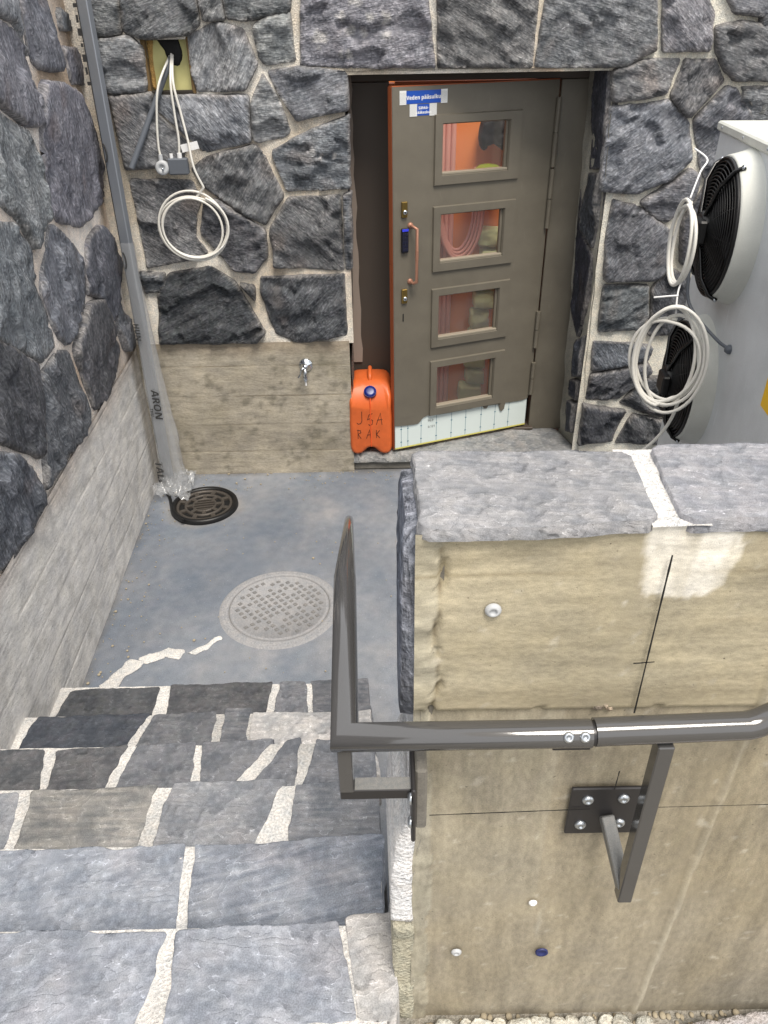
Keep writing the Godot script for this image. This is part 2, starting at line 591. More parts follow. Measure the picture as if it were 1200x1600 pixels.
func screw_head(parent: Node3D, called: String, at: Vector3, dir: Vector3, r: float, m: Material) -> void:
	var st := ST()
	var fr := axis_frame(at, dir)
	lathe(st, fr, [r, 0.0, r, r * 0.22, r * 0.72, r * 0.5, r * 0.45, r * 0.58, r * 0.4, r * 0.32, 0.0, r * 0.3], 18)
	obj(called, st, m, parent)

func text_mesh(called: String, s: String, size: float, fr: Transform3D, m: Material, parent: Node3D, bold := true, depth := 0.0012) -> MeshInstance3D:
	var t := TextMesh.new()
	var f := SystemFont.new()
	f.font_names = PackedStringArray(["Droid Sans"])
	f.font_weight = 700 if bold else 400
	t.font = f
	t.text = s
	t.font_size = 64
	t.pixel_size = size / 64.0
	t.depth = depth
	t.curve_step = 2.0
	var o := MeshInstance3D.new()
	o.name = called
	o.mesh = t
	o.material_override = m
	parent.add_child(o, true)
	var p: Node3D = parent
	var off := Vector3.ZERO
	while p != self:
		off += p.position
		p = p.get_parent()
	o.transform = Transform3D(fr.basis, fr.origin - off)
	return o

func arc_pts(c: Vector3, ux: Vector3, uy: Vector3, r: float, a0: float, a1: float, n: int) -> Array:
	var out := []
	for i in n + 1:
		var a := lerpf(a0, a1, float(i) / n)
		out.append(c + ux * cos(a) * r + uy * sin(a) * r)
	return out

func spline(pts: Array, n: int) -> Array:
	var out := []
	for i in pts.size() - 1:
		var p0: Vector3 = pts[maxi(i - 1, 0)]
		var p1: Vector3 = pts[i]
		var p2: Vector3 = pts[i + 1]
		var p3: Vector3 = pts[mini(i + 2, pts.size() - 1)]
		for k in n:
			var t := float(k) / n
			out.append(0.5 * ((2.0 * p1) + (p2 - p0) * t + (2.0 * p0 - 5.0 * p1 + 4.0 * p2 - p3) * t * t + (3.0 * p1 - p0 - 3.0 * p2 + p3) * t * t * t))
	out.append(pts[-1])
	return out

# several turns of cable, each turn a little off the last
func coil_pts(c: Vector3, ux: Vector3, uy: Vector3, rx: float, ry: float, turns: float, wob: float, a0: float) -> Array:
	var out := []
	var n := ux.cross(uy).normalized()
	var steps := int(turns * 40)
	var ks := []
	for k in int(turns) + 2:
		ks.append(Vector4(rng.randf_range(-1, 1) * wob, rng.randf_range(-1, 1) * wob, rng.randf_range(-1, 1) * wob, (k - turns / 2) * 0.005))
	for i in steps + 1:
		var t := float(i) / 40.0
		var k0: Vector4 = ks[int(t)]
		var k1: Vector4 = ks[int(t) + 1]
		var k := k0.lerp(k1, fmod(t, 1.0))
		var a := a0 + TAU * t
		out.append(c + ux * (cos(a) * (rx + k.x) + k.z * 0.6) + uy * (sin(a) * (ry + k.y)) + n * k.w)
	return out

# ================================================================ the scene
func _ready() -> void:
	# ---- camera
	var cam := Camera3D.new()
	cam.name = "camera"
	add_child(cam)
	cam.fov = 67.38
	cam.near = 0.05
	cam.far = 300.0
	cam.transform = Transform3D(Basis(Vector3(1, 0, 0), deg_to_rad(-33.0)) * Basis(Vector3(0, 0, 1), deg_to_rad(-1.0)), Vector3(0, 2.47, 4.3))
	cam.current = true
	# ---- overcast sky, soft daylight
	var we := WorldEnvironment.new()
	we.name = "world"
	add_child(we)
	var env := Environment.new()
	var sky := Sky.new()
	var sm := ProceduralSkyMaterial.new()
	sm.sky_top_color = Color(0.875, 0.88, 0.89)
	sm.sky_horizon_color = Color(0.87, 0.875, 0.885)
	sm.sky_curve = 0.2
	sm.ground_bottom_color = Color(0.30, 0.29, 0.28)
	sm.ground_horizon_color = Color(0.55, 0.55, 0.55)
	sm.sun_angle_max = 10.0
	sky.sky_material = sm
	env.sky = sky
	env.background_mode = Environment.BG_SKY
	env.background_energy_multiplier = 0.93
	env.tonemap_mode = Environment.TONE_MAPPER_LINEAR
	env.tonemap_exposure = 2.08
	env.sdfgi_enabled = true
	env.ssao_enabled = true
	env.ssil_enabled = true
	we.environment = env
	var sun := DirectionalLight3D.new()
	sun.name = "sun"
	add_child(sun)
	sun.light_energy = 0.6
	sun.light_color = Color(1.0, 0.97, 0.93)
	sun.light_angular_distance = 24.0
	sun.shadow_enabled = true
	sun.rotation_degrees = Vector3(-62, 18, 0)

	rng.seed = 7
	nz.seed = 3; nz.frequency = 0.01; nz.fractal_octaves = 3
	nf.seed = 9; nf.frequency = 0.02; nf.fractal_type = FastNoiseLite.FRACTAL_RIDGED; nf.fractal_octaves = 3
	nc.seed = 21; nc.frequency = 0.02; nc.fractal_octaves = 3
	materials()
	ground_and_floor()
	back_wall()
	left_wall()
	stairs()
	parapet()
	doorway()
	door()
	room_things()
	air_unit()
	handrail()
	floor_covers()
	jerrycan()
	tap()
	hole_and_cables()
	wrapped_profile()
	right_cables()
	rubble()

func scuffed(m: StandardMaterial3D, tex: Texture2D, tile: float) -> StandardMaterial3D:
	m.albedo_texture = tex
	return tri_map(m, tile)

func scuff_tex(sd: int) -> Texture2D:
	var n := 512
	var A := grey(n, n, 0.006, sd, 5)
	var B := grey(n, n, 0.03, sd + 1, 4, 1, 6)
	var G := grey(n, n, 0.2, sd + 2, 3)
	var rgb := PackedByteArray()
	rgb.resize(n * n * 3)
	for i in n * n:
		var s := clampf((B[i] / 255.0 - 0.80) * 6.0, 0.0, 1.0)
		var l := 0.92 + 0.10 * (A[i] / 255.0 - 0.5) + 0.05 * (G[i] / 255.0 - 0.5) + 0.07 * s
		for k in 3: rgb[i * 3 + k] = int(clampf(l - 0.006 * k, 0.0, 1.0) * 255)
	return ImageTexture.create_from_image(Image.create_from_data(n, n, false, Image.FORMAT_RGB8, rgb))

func materials() -> void:
	var rt := rock_tex(11)
	M.rock = textured(rt, 0.7, 0.8, 0.8, 1.61)
	var rt2 := rock_tex(57)
	M.rock2 = textured(rt2, 0.6, 0.8, 0.8, 1.61)
	var stx := slate_tex(71, 0.07)
	M.slate = textured(stx, 0.62, 0.9, 0.75, 1.61)
	M.banded = textured(slate_tex(88, 0.16), 0.7, 0.5, 0.75, 1.61)
	M.cap = textured(slate_tex(133, 0.08), 0.34, 0.6, 0.75, 1.61)
	var ct := concrete_tex(101, 8, 0.14)
	M.boards = textured(ct, 0.5, 0.09, 0.9)
	M.plainform = textured(ct, 0.8, 0.07, 0.92)
	var ct2 := concrete_tex(151, 5, 0.17)
	M.oldboards = textured(ct2, 0.8, 0.4, 0.92)
	var mt := mortar_tex(201)
	M.mortar = textured(mt, 0.30, 0.5, 0.95)
	M.floor = textured(floor_tex(301), 1.7, 0.12, 0.62)
	var rough3 := StandardMaterial3D.new()
	rough3.albedo_texture = ct2[0]
	rough3.albedo_color = Color(0.72, 0.70, 0.66)
	rough3.roughness = 0.95
	M.body = tri_map(rough3, 0.9)
	var dp := plain(Color(0.445, 0.425, 0.38), 0.42, 0.0, 0.5)
	dp.roughness_texture = floor_tex(401)[0]
	dp.roughness = 0.75
	var sc := scuff_tex(501)
	M.doorpaint = scuffed(dp, sc, 0.7)
	var dk := plain(Color(0.30, 0.265, 0.235), 0.55)
	M.framepaint = dk
	M.dark = plain(Color(0.05, 0.05, 0.055), 0.7)
	M.black = plain(Color(0.045, 0.045, 0.05), 0.45)
	M.blackgloss = plain(Color(0.05, 0.05, 0.055), 0.25)
	M.rail = plain(Color(0.325, 0.322, 0.322), 0.12, 0.3, 0.7)
	M.railend = plain(Color(0.74, 0.74, 0.73), 0.55, 0.2)
	M.railend.albedo_texture = mt[0]
	tri_map(M.railend, 0.05)
	M.plate = plain(Color(0.20, 0.195, 0.20), 0.35, 0.3)
	M.zinc = plain(Color(0.74, 0.76, 0.78), 0.32, 0.9)
	M.chrome = plain(Color(0.85, 0.87, 0.89), 0.12, 1.0)
	M.brass = plain(Color(0.62, 0.52, 0.30), 0.28, 0.9)
	M.copper = plain(Color(0.66, 0.48, 0.40), 0.42, 0.35)
	M.cable = plain(Color(0.86, 0.85, 0.82), 0.4)
	M.wood = plain(Color(0.66, 0.35, 0.20), 0.6)
	M.orangewall = plain(Color(0.90, 0.53, 0.27), 0.75)
	var gl := plain(Color(1, 1, 1, 0.05), 0.03, 0.0, 0.6)
	gl.transparency = BaseMaterial3D.TRANSPARENCY_ALPHA
	M.glass = gl
	M.acpaint = scuffed(plain(Color(0.86, 0.88, 0.895), 0.4), sc, 0.8)
	M.acwhite = scuffed(plain(Color(0.86, 0.87, 0.845), 0.42), sc, 0.6)
	M.white = plain(Color(0.90, 0.90, 0.90), 0.6)
	M.blue = plain(Color(0.03, 0.28, 0.66), 0.45)
	M.ink = plain(Color(0.06, 0.06, 0.06), 0.8)
	M.greyplastic = plain(Color(0.36, 0.38, 0.41), 0.5)
	M.palegrey = plain(Color(0.70, 0.71, 0.72), 0.5)
	var fm := plain(Color(0.78, 0.79, 0.80, 0.30), 0.15)
	fm.transparency = BaseMaterial3D.TRANSPARENCY_ALPHA
	M.film = fm
	M.print = plain(Color(0.20, 0.20, 0.20), 0.8)
	M.orange = scuffed(plain(Color(0.89, 0.43, 0.20), 0.45), sc, 0.35)

# ---------------------------------------------------------------- ground
func ground_and_floor() -> void:
	var st := sheet(Transform3D(Basis(Vector3(1, 0, 0), Vector3(0, 0, -1), Vector3(0, 1, 0)), Vector3.ZERO), -1.6, 2.7, -3.6, 0.36, 0.03, 0.03,
		func(u, v): return nz.get_noise_2d(u * 60.0, v * 60.0) * 0.004,
		func(u, v):
			var t: float = nc.get_noise_2d(u * 30.0, v * 30.0 + 40.0)
			var near: float = clampf((-v - 0.7) / 1.3, 0.0, 1.0)
			var c := Color(0.215, 0.24, 0.28).lerp(Color(0.37, 0.382, 0.405), clampf(0.10 + 0.35 * near + t * 0.75 + (u + 0.7) * 0.25, 0.0, 1.0))
			var dust: float = clampf(nz.get_noise_2d(u * 240.0, v * 90.0 + 500.0) * 3.0 - 0.9, 0.0, 1.0) * 0.5
			c = c.lerp(Color(0.40, 0.40, 0.41), dust * 0.8)
			var damp: float = clampf(nc.get_noise_2d(u * 22.0 + 60.0, v * 22.0) * 1.8 + 0.25 - (u + 0.9) * 0.35, 0.0, 1.0)
			c = c.lerp(Color(0.135, 0.155, 0.19), damp * 0.45)
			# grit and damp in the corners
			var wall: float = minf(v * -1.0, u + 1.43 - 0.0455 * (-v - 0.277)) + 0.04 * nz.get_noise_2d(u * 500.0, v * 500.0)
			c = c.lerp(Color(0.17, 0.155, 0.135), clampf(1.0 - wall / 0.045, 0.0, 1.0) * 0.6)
			var cr: float = Vector2(u + 1.075, v + 0.405).length() + 0.03 * nz.get_noise_2d(u * 700.0, v * 700.0)
			return c.lerp(Color(0.36, 0.33, 0.29), clampf((0.245 - cr) * 20.0, 0.0, 1.0) * 0.5))
	struct("floor", st, M.floor)
	var g := sheet(Transform3D(Basis(Vector3(1, 0, 0), Vector3(0, 0, -1), Vector3(0, 1, 0)), Vector3(0, 0.865, 0)), 0.0, 60.0, -60.0, -3.59, 3.0, 3.0, null,
		func(u, v): return Color(0.30, 0.28, 0.24))
	struct("ground", g, M.mortar)
	var g2 := sheet(Transform3D(Basis(Vector3(1, 0, 0), Vector3(0, 0, -1), Vector3(0, 1, 0)), Vector3(0, 0.93, 0)), -1.5, 0.0, -60.0, -3.68, 0.75, 3.0, null,
		func(u, v): return Color(0.30, 0.28, 0.24))
	struct("landing", g2, M.mortar)

# ---------------------------------------------------------------- back wall
func back_wall() -> void:
	var bw := thing("stone_wall", "dark split-stone wall with pale mortar joints around the brown door", "wall", Vector3(-1.44, 0, 0))
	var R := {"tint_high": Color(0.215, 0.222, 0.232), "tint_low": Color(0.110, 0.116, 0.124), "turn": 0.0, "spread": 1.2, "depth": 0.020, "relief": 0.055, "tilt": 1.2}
	# mortar bed with the doorway, the cable recess and the concrete foot left open
	var skip := func(u, v): return (u > -0.165 and u < 1.19 and v < 2.225) or (u > -1.11 and u < -0.9 and v > 2.165 and v < 2.385) or (u < -0.16 and v < 0.86)
	var st := sheet(BACK, -1.5, 2.8, 0.0, 2.9, 0.02, 0.02,
		func(u, v): return nz.get_noise_2d(u * 300.0, v * 300.0) * 0.006 + nz.get_noise_2d(u * 1200.0, v * 1200.0) * 0.0035 + 0.000,
		func(u, v):
			var t: float = clampf(0.5 + nc.get_noise_2d(u * 60.0, v * 60.0) * 1.4, 0.0, 1.0)
			var c := Color(0.68, 0.60, 0.49).lerp(Color(0.93, 0.88, 0.79), t)
			if u > 0.9: c = c.lerp(Color(0.74, 0.72, 0.62), 0.6)
			var rust: float = clampf(nc.get_noise_2d(u * 90.0 + 900.0, v * 90.0) * 3.0 - 1.0, 0.0, 1.0)
			return c.lerp(Color(0.36, 0.20, 0.09), rust * 0.5), skip)
	obj("mortar_bed", st, M.mortar, bw)
	# the masonry behind it
	var b := abox(Vector3(-1.7, 0, -0.36), Vector3(-0.19, 2.9, -0.065))
	abox(Vector3(1.27, 0, -0.36), Vector3(2.8, 2.9, -0.065), 0.0, b)
	abox(Vector3(-0.19, 2.235, -0.36), Vector3(1.27, 2.9, -0.065), 0.0, b)
	abox(Vector3(-0.19, -0.3, -0.36), Vector3(1.27, 0.06, -0.05), 0.0, b)
	obj("masonry_core", b, M.body, bw)
	# rough reveals of the doorway
	var rl := Transform3D(Basis(Vector3(0, 0, -1), Vector3(0, 1, 0), Vector3(1, 0, 0)), Vector3(-0.165, 0, 0))
	st = sheet(rl, 0.0, 0.36, 0.0, 2.24, 0.02, 0.02, func(u, v): return nz.get_noise_2d(u * 400.0, v * 200.0) * 0.012 + (v - 1.1) * 0.018, func(u, v): return Color(0.30, 0.27, 0.24) * (0.8 + 0.5 * nc.get_noise_2d(u * 90.0, v * 90.0)))
	obj("reveal", st, M.mortar, bw)
	var rr := Transform3D(Basis(Vector3(0.16, 0, 0.987).normalized(), Vector3(0, 1, 0), Vector3(-0.987, 0, 0.16).normalized()), Vector3(1.145, 0, -0.33))
	st = sheet(rr, 0.0, 0.345, 0.0, 2.24, 0.02, 0.02, func(u, v): return nz.get_noise_2d(u * 300.0, v * 300.0) * 0.012 + (v - 1.2) * 0.035, func(u, v): return Color(0.46, 0.44, 0.38) * (0.85 + 0.4 * nc.get_noise_2d(u * 90.0, v * 90.0)))
	obj("reveal", st, M.mortar, bw)
	# soffit of the lintel stones
	st = sheet(Transform3D(Basis(Vector3(1, 0, 0), Vector3(0, 0, 1), Vector3(0, -1, 0)), Vector3(0, 2.237, 0)), -0.19, 1.2, -0.36, 0.01, 0.02, 0.02, func(u, v): return nz.get_noise_2d(u * 300.0, v * 300.0) * 0.006, func(u, v): return Color(0.20, 0.19, 0.175))
	obj("soffit", st, M.rock, bw)
	# slates set on the right reveal
	var RS := {"tint_high": Color(0.10, 0.105, 0.12), "tint_low": Color(0.06, 0.065, 0.08), "turn": 1.57, "spread": 0.2, "depth": 0.012, "relief": 0.016}
	var rs := Transform3D(rr.basis, rr.origin)
	var RS2 := RS.duplicate()
	RS2.depth = 0.05
	boulder(bw, rs, [0.13, 2.21, 0.30, 2.215, 0.33, 2.0, 0.30, 1.78, 0.14, 1.75], RS2)
	boulder(bw, rs, [0.14, 1.72, 0.31, 1.75, 0.32, 1.5, 0.29, 1.37, 0.13, 1.42], RS2)
	boulder(bw, rs, [0.05, 1.62, 0.17, 1.38, 0.30, 1.32, 0.28, 1.0, 0.20, 0.83, 0.07, 0.95], RS)
	boulder(bw, rs, [0.20, 0.80, 0.30, 0.86, 0.31, 0.62, 0.22, 0.58], RS)
	boulder(bw, rs, [0.19, 0.40, 0.29, 0.42, 0.31, 0.24, 0.21, 0.2], RS)
	boulder(bw, rs, [0.21, 0.55, 0.29, 0.57, 0.30, 0.46, 0.21, 0.45], RS)
	# the stones, course by course, with splashes of mortar on the lintel
	spots = [[0.05, 2.385, 0.020], [-0.27, 2.375, 0.034], [-0.12, 2.40, 0.024], [-0.06, 2.392, 0.022], [-0.165, 2.30, 0.018], [-0.13, 2.31, 0.022], [-0.02, 2.46, 0.020], [0.05, 2.455, 0.026], [-0.16, 2.46, 0.022], [-0.10, 2.52, 0.022], [-0.07, 2.515, 0.016], [-0.47, 2.12, 0.022], [-0.29, 1.865, 0.012], [-0.33, 1.89, 0.012], [-0.22, 1.86, 0.010]]
	boulder(bw, BACK, [-1.324, 2.615, -1.186, 2.613, -1.203, 2.413, -1.342, 2.4], R)
	boulder(bw, BACK, [-1.172, 2.613, -0.84, 2.608, -0.828, 2.446, -0.884, 2.398, -1.111, 2.386, -1.182, 2.413], R)
	boulder(bw, BACK, [-0.828, 2.608, -0.717, 2.606, -0.713, 2.455, -0.803, 2.454], R)
	boulder(bw, BACK, [-0.699, 2.606, -0.381, 2.601, -0.403, 2.483, -0.592, 2.455, -0.697, 2.462], R)
	boulder(bw, BACK, [-1.324, 2.384, -1.17, 2.397, -1.115, 2.347, -1.123, 2.186, -1.143, 2.162, -1.316, 2.164], R)
	boulder(bw, BACK, [-0.888, 2.391, -0.753, 2.445, -0.626, 2.418, -0.575, 2.273, -0.649, 2.165, -0.876, 2.163, -0.898, 2.264], R)
	boulder(bw, BACK, [-1.307, 2.148, -1.107, 2.156, -1.11, 2.083, -0.967, 1.936, -1.017, 1.829, -1.289, 1.821], R)
	boulder(bw, BACK, [-1.083, 2.144, -0.636, 2.137, -0.642, 1.937, -0.882, 1.893, -0.946, 1.951, -1.085, 2.083], R)
	boulder(bw, BACK, [-0.552, 2.227, -0.484, 2.115, -0.444, 1.978, -0.472, 1.955, -0.604, 1.933, -0.627, 1.957, -0.62, 2.109], R)
	boulder(bw, BACK, [-0.577, 2.43, -0.461, 2.476, -0.4, 2.48, -0.391, 2.289, -0.535, 2.272, -0.557, 2.297], R)
	boulder(bw, BACK, [-0.522, 2.24, -0.372, 2.259, -0.146, 2.231, -0.147, 2.071, -0.399, 2.026, -0.489, 2.16], R)
	boulder(bw, BACK, [-0.537, 1.885, -0.414, 1.948, -0.148, 2.039, -0.155, 1.71, -0.48, 1.7], R)
	boulder(bw, BACK, [-0.96, 1.81, -0.88, 1.866, -0.625, 1.919, -0.584, 1.877, -0.503, 1.675, -0.608, 1.532, -0.705, 1.582, -0.912, 1.729], R)
	boulder(bw, BACK, [-1.283, 1.766, -0.969, 1.752, -0.936, 1.66, -0.974, 1.587, -0.991, 1.472, -0.94, 1.39, -0.993, 1.363, -1.274, 1.319], R)
	boulder(bw, BACK, [-0.916, 1.656, -0.848, 1.658, -0.608, 1.498, -0.618, 1.357, -0.697, 1.278, -0.808, 1.297, -0.956, 1.498], R)
	boulder(bw, BACK, [-0.579, 1.505, -0.48, 1.659, -0.203, 1.67, -0.2, 1.287, -0.577, 1.311], R)
	boulder(bw, BACK, [-0.183, 1.67, -0.149, 1.682, -0.157, 1.286, -0.185, 1.287], R)
	boulder(bw, BACK, [-1.322, 1.289, -1.196, 1.28, -1.208, 1.191, -1.307, 1.178], R)
	boulder(bw, BACK, [-1.245, 1.163, -1.172, 1.276, -0.936, 1.314, -0.806, 1.227, -0.67, 0.936, -0.728, 0.879, -1.278, 0.889], R)
	boulder(bw, BACK, [-0.771, 1.219, -0.705, 1.2, -0.709, 1.128], R)
	boulder(bw, BACK, [-0.664, 1.246, -0.201, 1.259, -0.201, 0.912, -0.486, 0.875, -0.604, 0.927, -0.668, 1.171], R)
	boulder(bw, BACK, [-0.337, 2.601, 0.234, 2.592, 0.28, 2.249, -0.124, 2.253, -0.359, 2.267], R)
	boulder(bw, BACK, [0.296, 2.591, 0.766, 2.585, 0.75, 2.242, 0.299, 2.249], R)
	boulder(bw, BACK, [0.808, 2.584, 1.29, 2.577, 1.339, 2.303, 1.203, 2.246, 1.095, 2.24, 0.771, 2.242], R)
	boulder(bw, BACK, [1.329, 2.577, 1.538, 2.525, 1.589, 2.444, 1.602, 2.299, 1.38, 2.297], R)
	boulder(bw, BACK, [1.593, 2.573, 1.848, 2.569, 1.838, 2.435, 1.693, 2.447], R)
	boulder(bw, BACK, [1.616, 2.39, 1.726, 2.411, 1.909, 2.396, 2.049, 2.163, 1.758, 2.173, 1.694, 2.217, 1.636, 2.298], R)
	boulder(bw, BACK, [1.151, 2.22, 1.306, 2.263, 1.467, 2.261, 1.429, 2.114, 1.17, 2.087], R)
	boulder(bw, BACK, [1.495, 2.26, 1.645, 2.258, 1.696, 2.168, 1.557, 2.013, 1.457, 2.1], R)
	boulder(bw, BACK, [1.807, 2.139, 1.978, 2.136, 2.087, 1.967, 1.917, 2.002], R)
	boulder(bw, BACK, [1.723, 2.146, 1.78, 2.131, 1.898, 1.984, 1.996, 1.618, 1.792, 1.621, 1.665, 1.774, 1.589, 2.001], R)
	boulder(bw, BACK, [1.161, 2.062, 1.451, 2.083, 1.57, 1.984, 1.607, 1.814, 1.508, 1.724, 1.351, 1.66, 1.171, 1.67], R)
	boulder(bw, BACK, [1.386, 1.612, 1.616, 1.771, 1.67, 1.734, 1.664, 1.633, 1.541, 1.509, 1.421, 1.57], R)
	boulder(bw, BACK, [1.239, 1.624, 1.369, 1.593, 1.55, 1.479, 1.594, 1.411, 1.589, 1.27, 1.533, 1.207, 1.254, 1.202, 1.234, 1.417], R)
	boulder(bw, BACK, [1.255, 1.169, 1.499, 1.172, 1.525, 1.003, 1.48, 0.917, 1.262, 0.909], R)
	boulder(bw, BACK, [1.53, 1.161, 1.605, 1.259, 1.781, 1.182, 1.805, 0.888, 1.557, 0.881], R)
	boulder(bw, BACK, [1.245, 0.844, 1.58, 0.814, 1.571, 0.735, 1.254, 0.664], R)
	boulder(bw, BACK, [1.25, 0.636, 1.574, 0.715, 1.603, 0.658, 1.431, 0.478, 1.247, 0.481], R)
	boulder(bw, BACK, [1.455, 0.452, 1.591, 0.617, 1.782, 0.626, 1.795, 0.35, 1.654, 0.366], R)
	boulder(bw, BACK, [1.236, 0.447, 1.495, 0.395, 1.438, 0.187, 1.234, 0.173], R)
	boulder(bw, BACK, [1.547, 0.368, 1.782, 0.315, 1.789, 0.171, 1.472, 0.178], R)
	boulder(bw, BACK, [1.624, 1.511, 1.712, 1.68, 1.886, 1.652, 1.985, 1.232, 1.66, 1.29], R)
	boulder(bw, BACK, [1.814, 1.163, 1.995, 1.189, 2.105, 0.721, 1.869, 0.725], R)
	boulder(bw, BACK, [1.809, 0.605, 2.119, 0.66, 2.236, 0.163, 1.862, 0.17], R)
	spots = []
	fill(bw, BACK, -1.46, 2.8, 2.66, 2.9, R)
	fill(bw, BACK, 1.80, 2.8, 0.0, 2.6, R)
	# board-marked concrete foot
	var hb := func(u, v):
		var k: float = (v + 0.03) / 0.19
		var f: float = absf(fmod(k, 1.0) - 0.5) * 2.0
		return 0.012 + 0.0015 * nz.get_noise_2d(floor(k) * 777.0, 5.0) - 0.0022 * clampf((f - 0.95) * 20.0, 0.0, 1.0) * (0.5 + nz.get_noise_2d(u * 200.0, k * 90.0)) + nz.get_noise_2d(u * 300.0, v * 700.0) * 0.002
	var cb := func(u, v):
		var k: float = floor((v + 0.03) / 0.19)
		var t: float = nz.get_noise_2d(k * 431.0, 60.0) * 0.16 + nc.get_noise_2d(u * 70.0, v * 90.0) * 0.22 + nz.get_noise_2d(u * 900.0, v * 900.0) * 0.10
		var c := Color(0.46, 0.415, 0.335) * (1.0 + t)
		var sf: float = absf(fmod((v + 0.03) / 0.19, 1.0) - 0.5) * 2.0
		c = c.lerp(Color(0.20, 0.165, 0.11), clampf((sf - 0.955) * 30.0, 0.0, 1.0) * clampf(0.45 + 1.2 * nz.get_noise_2d(u * 260.0, k * 77.0), 0.0, 0.8))
		var mould: float = clampf(nz.get_noise_2d(u * 420.0, v * 420.0 + 50.0) * 1.6 + nz.get_noise_2d(u * 1400.0, v * 1400.0) * 1.8 - 0.55 + clampf((u + 0.75) * 0.9, 0.0, 0.5), 0.0, 1.0)
		c = c.lerp(Color(0.155, 0.145, 0.11), mould * 0.55)
		c = c.lerp(Color(0.30, 0.27, 0.195), clampf(nc.get_noise_2d(u * 90.0 + 70.0, v * 110.0) * 2.2 - 0.35, 0.0, 1.0) * 0.4)
		var top_line: float = clampf((v - 0.78 - 0.03 * nz.get_noise_2d(u * 300.0, 0.0)) * 14.0, 0.0, 1.0)
		return c.lerp(Color(0.42, 0.34, 0.25), top_line * 0.6)
	st = sheet(BACK, -1.5, -0.185, 0.0, 0.875, 0.015, 0.006, hb, cb)
	obj("concrete_foot", st, M.oldboards, bw)
	obj("concrete_foot_end", abox(Vector3(-0.26, 0, -0.33), Vector3(-0.187, 0.87, 0.009), 0.004), M.body, bw)
	# doorstep of rough stone
	st = rough_block(Transform3D(Basis(Vector3(1, 0, 0), Vector3(0, 0, -1), Vector3(0, 1, 0)), Vector3.ZERO), outline([-0.205, -0.015, 1.25, -0.015, 1.15, 0.34, -0.16, 0.34], 0.03, 0.010, 0.015), 0.066, 0.126, 0.012, Color(0.27, 0.275, 0.28), 0.2, 2, 0.6, 0.02, 0.1)
	obj("door_step", st, M.slate, bw)
	st = abox(Vector3(-0.19, 0.0, -0.3), Vector3(1.24, 0.085, -0.008), 0.01)
	obj("step_base", st, M.body, bw)

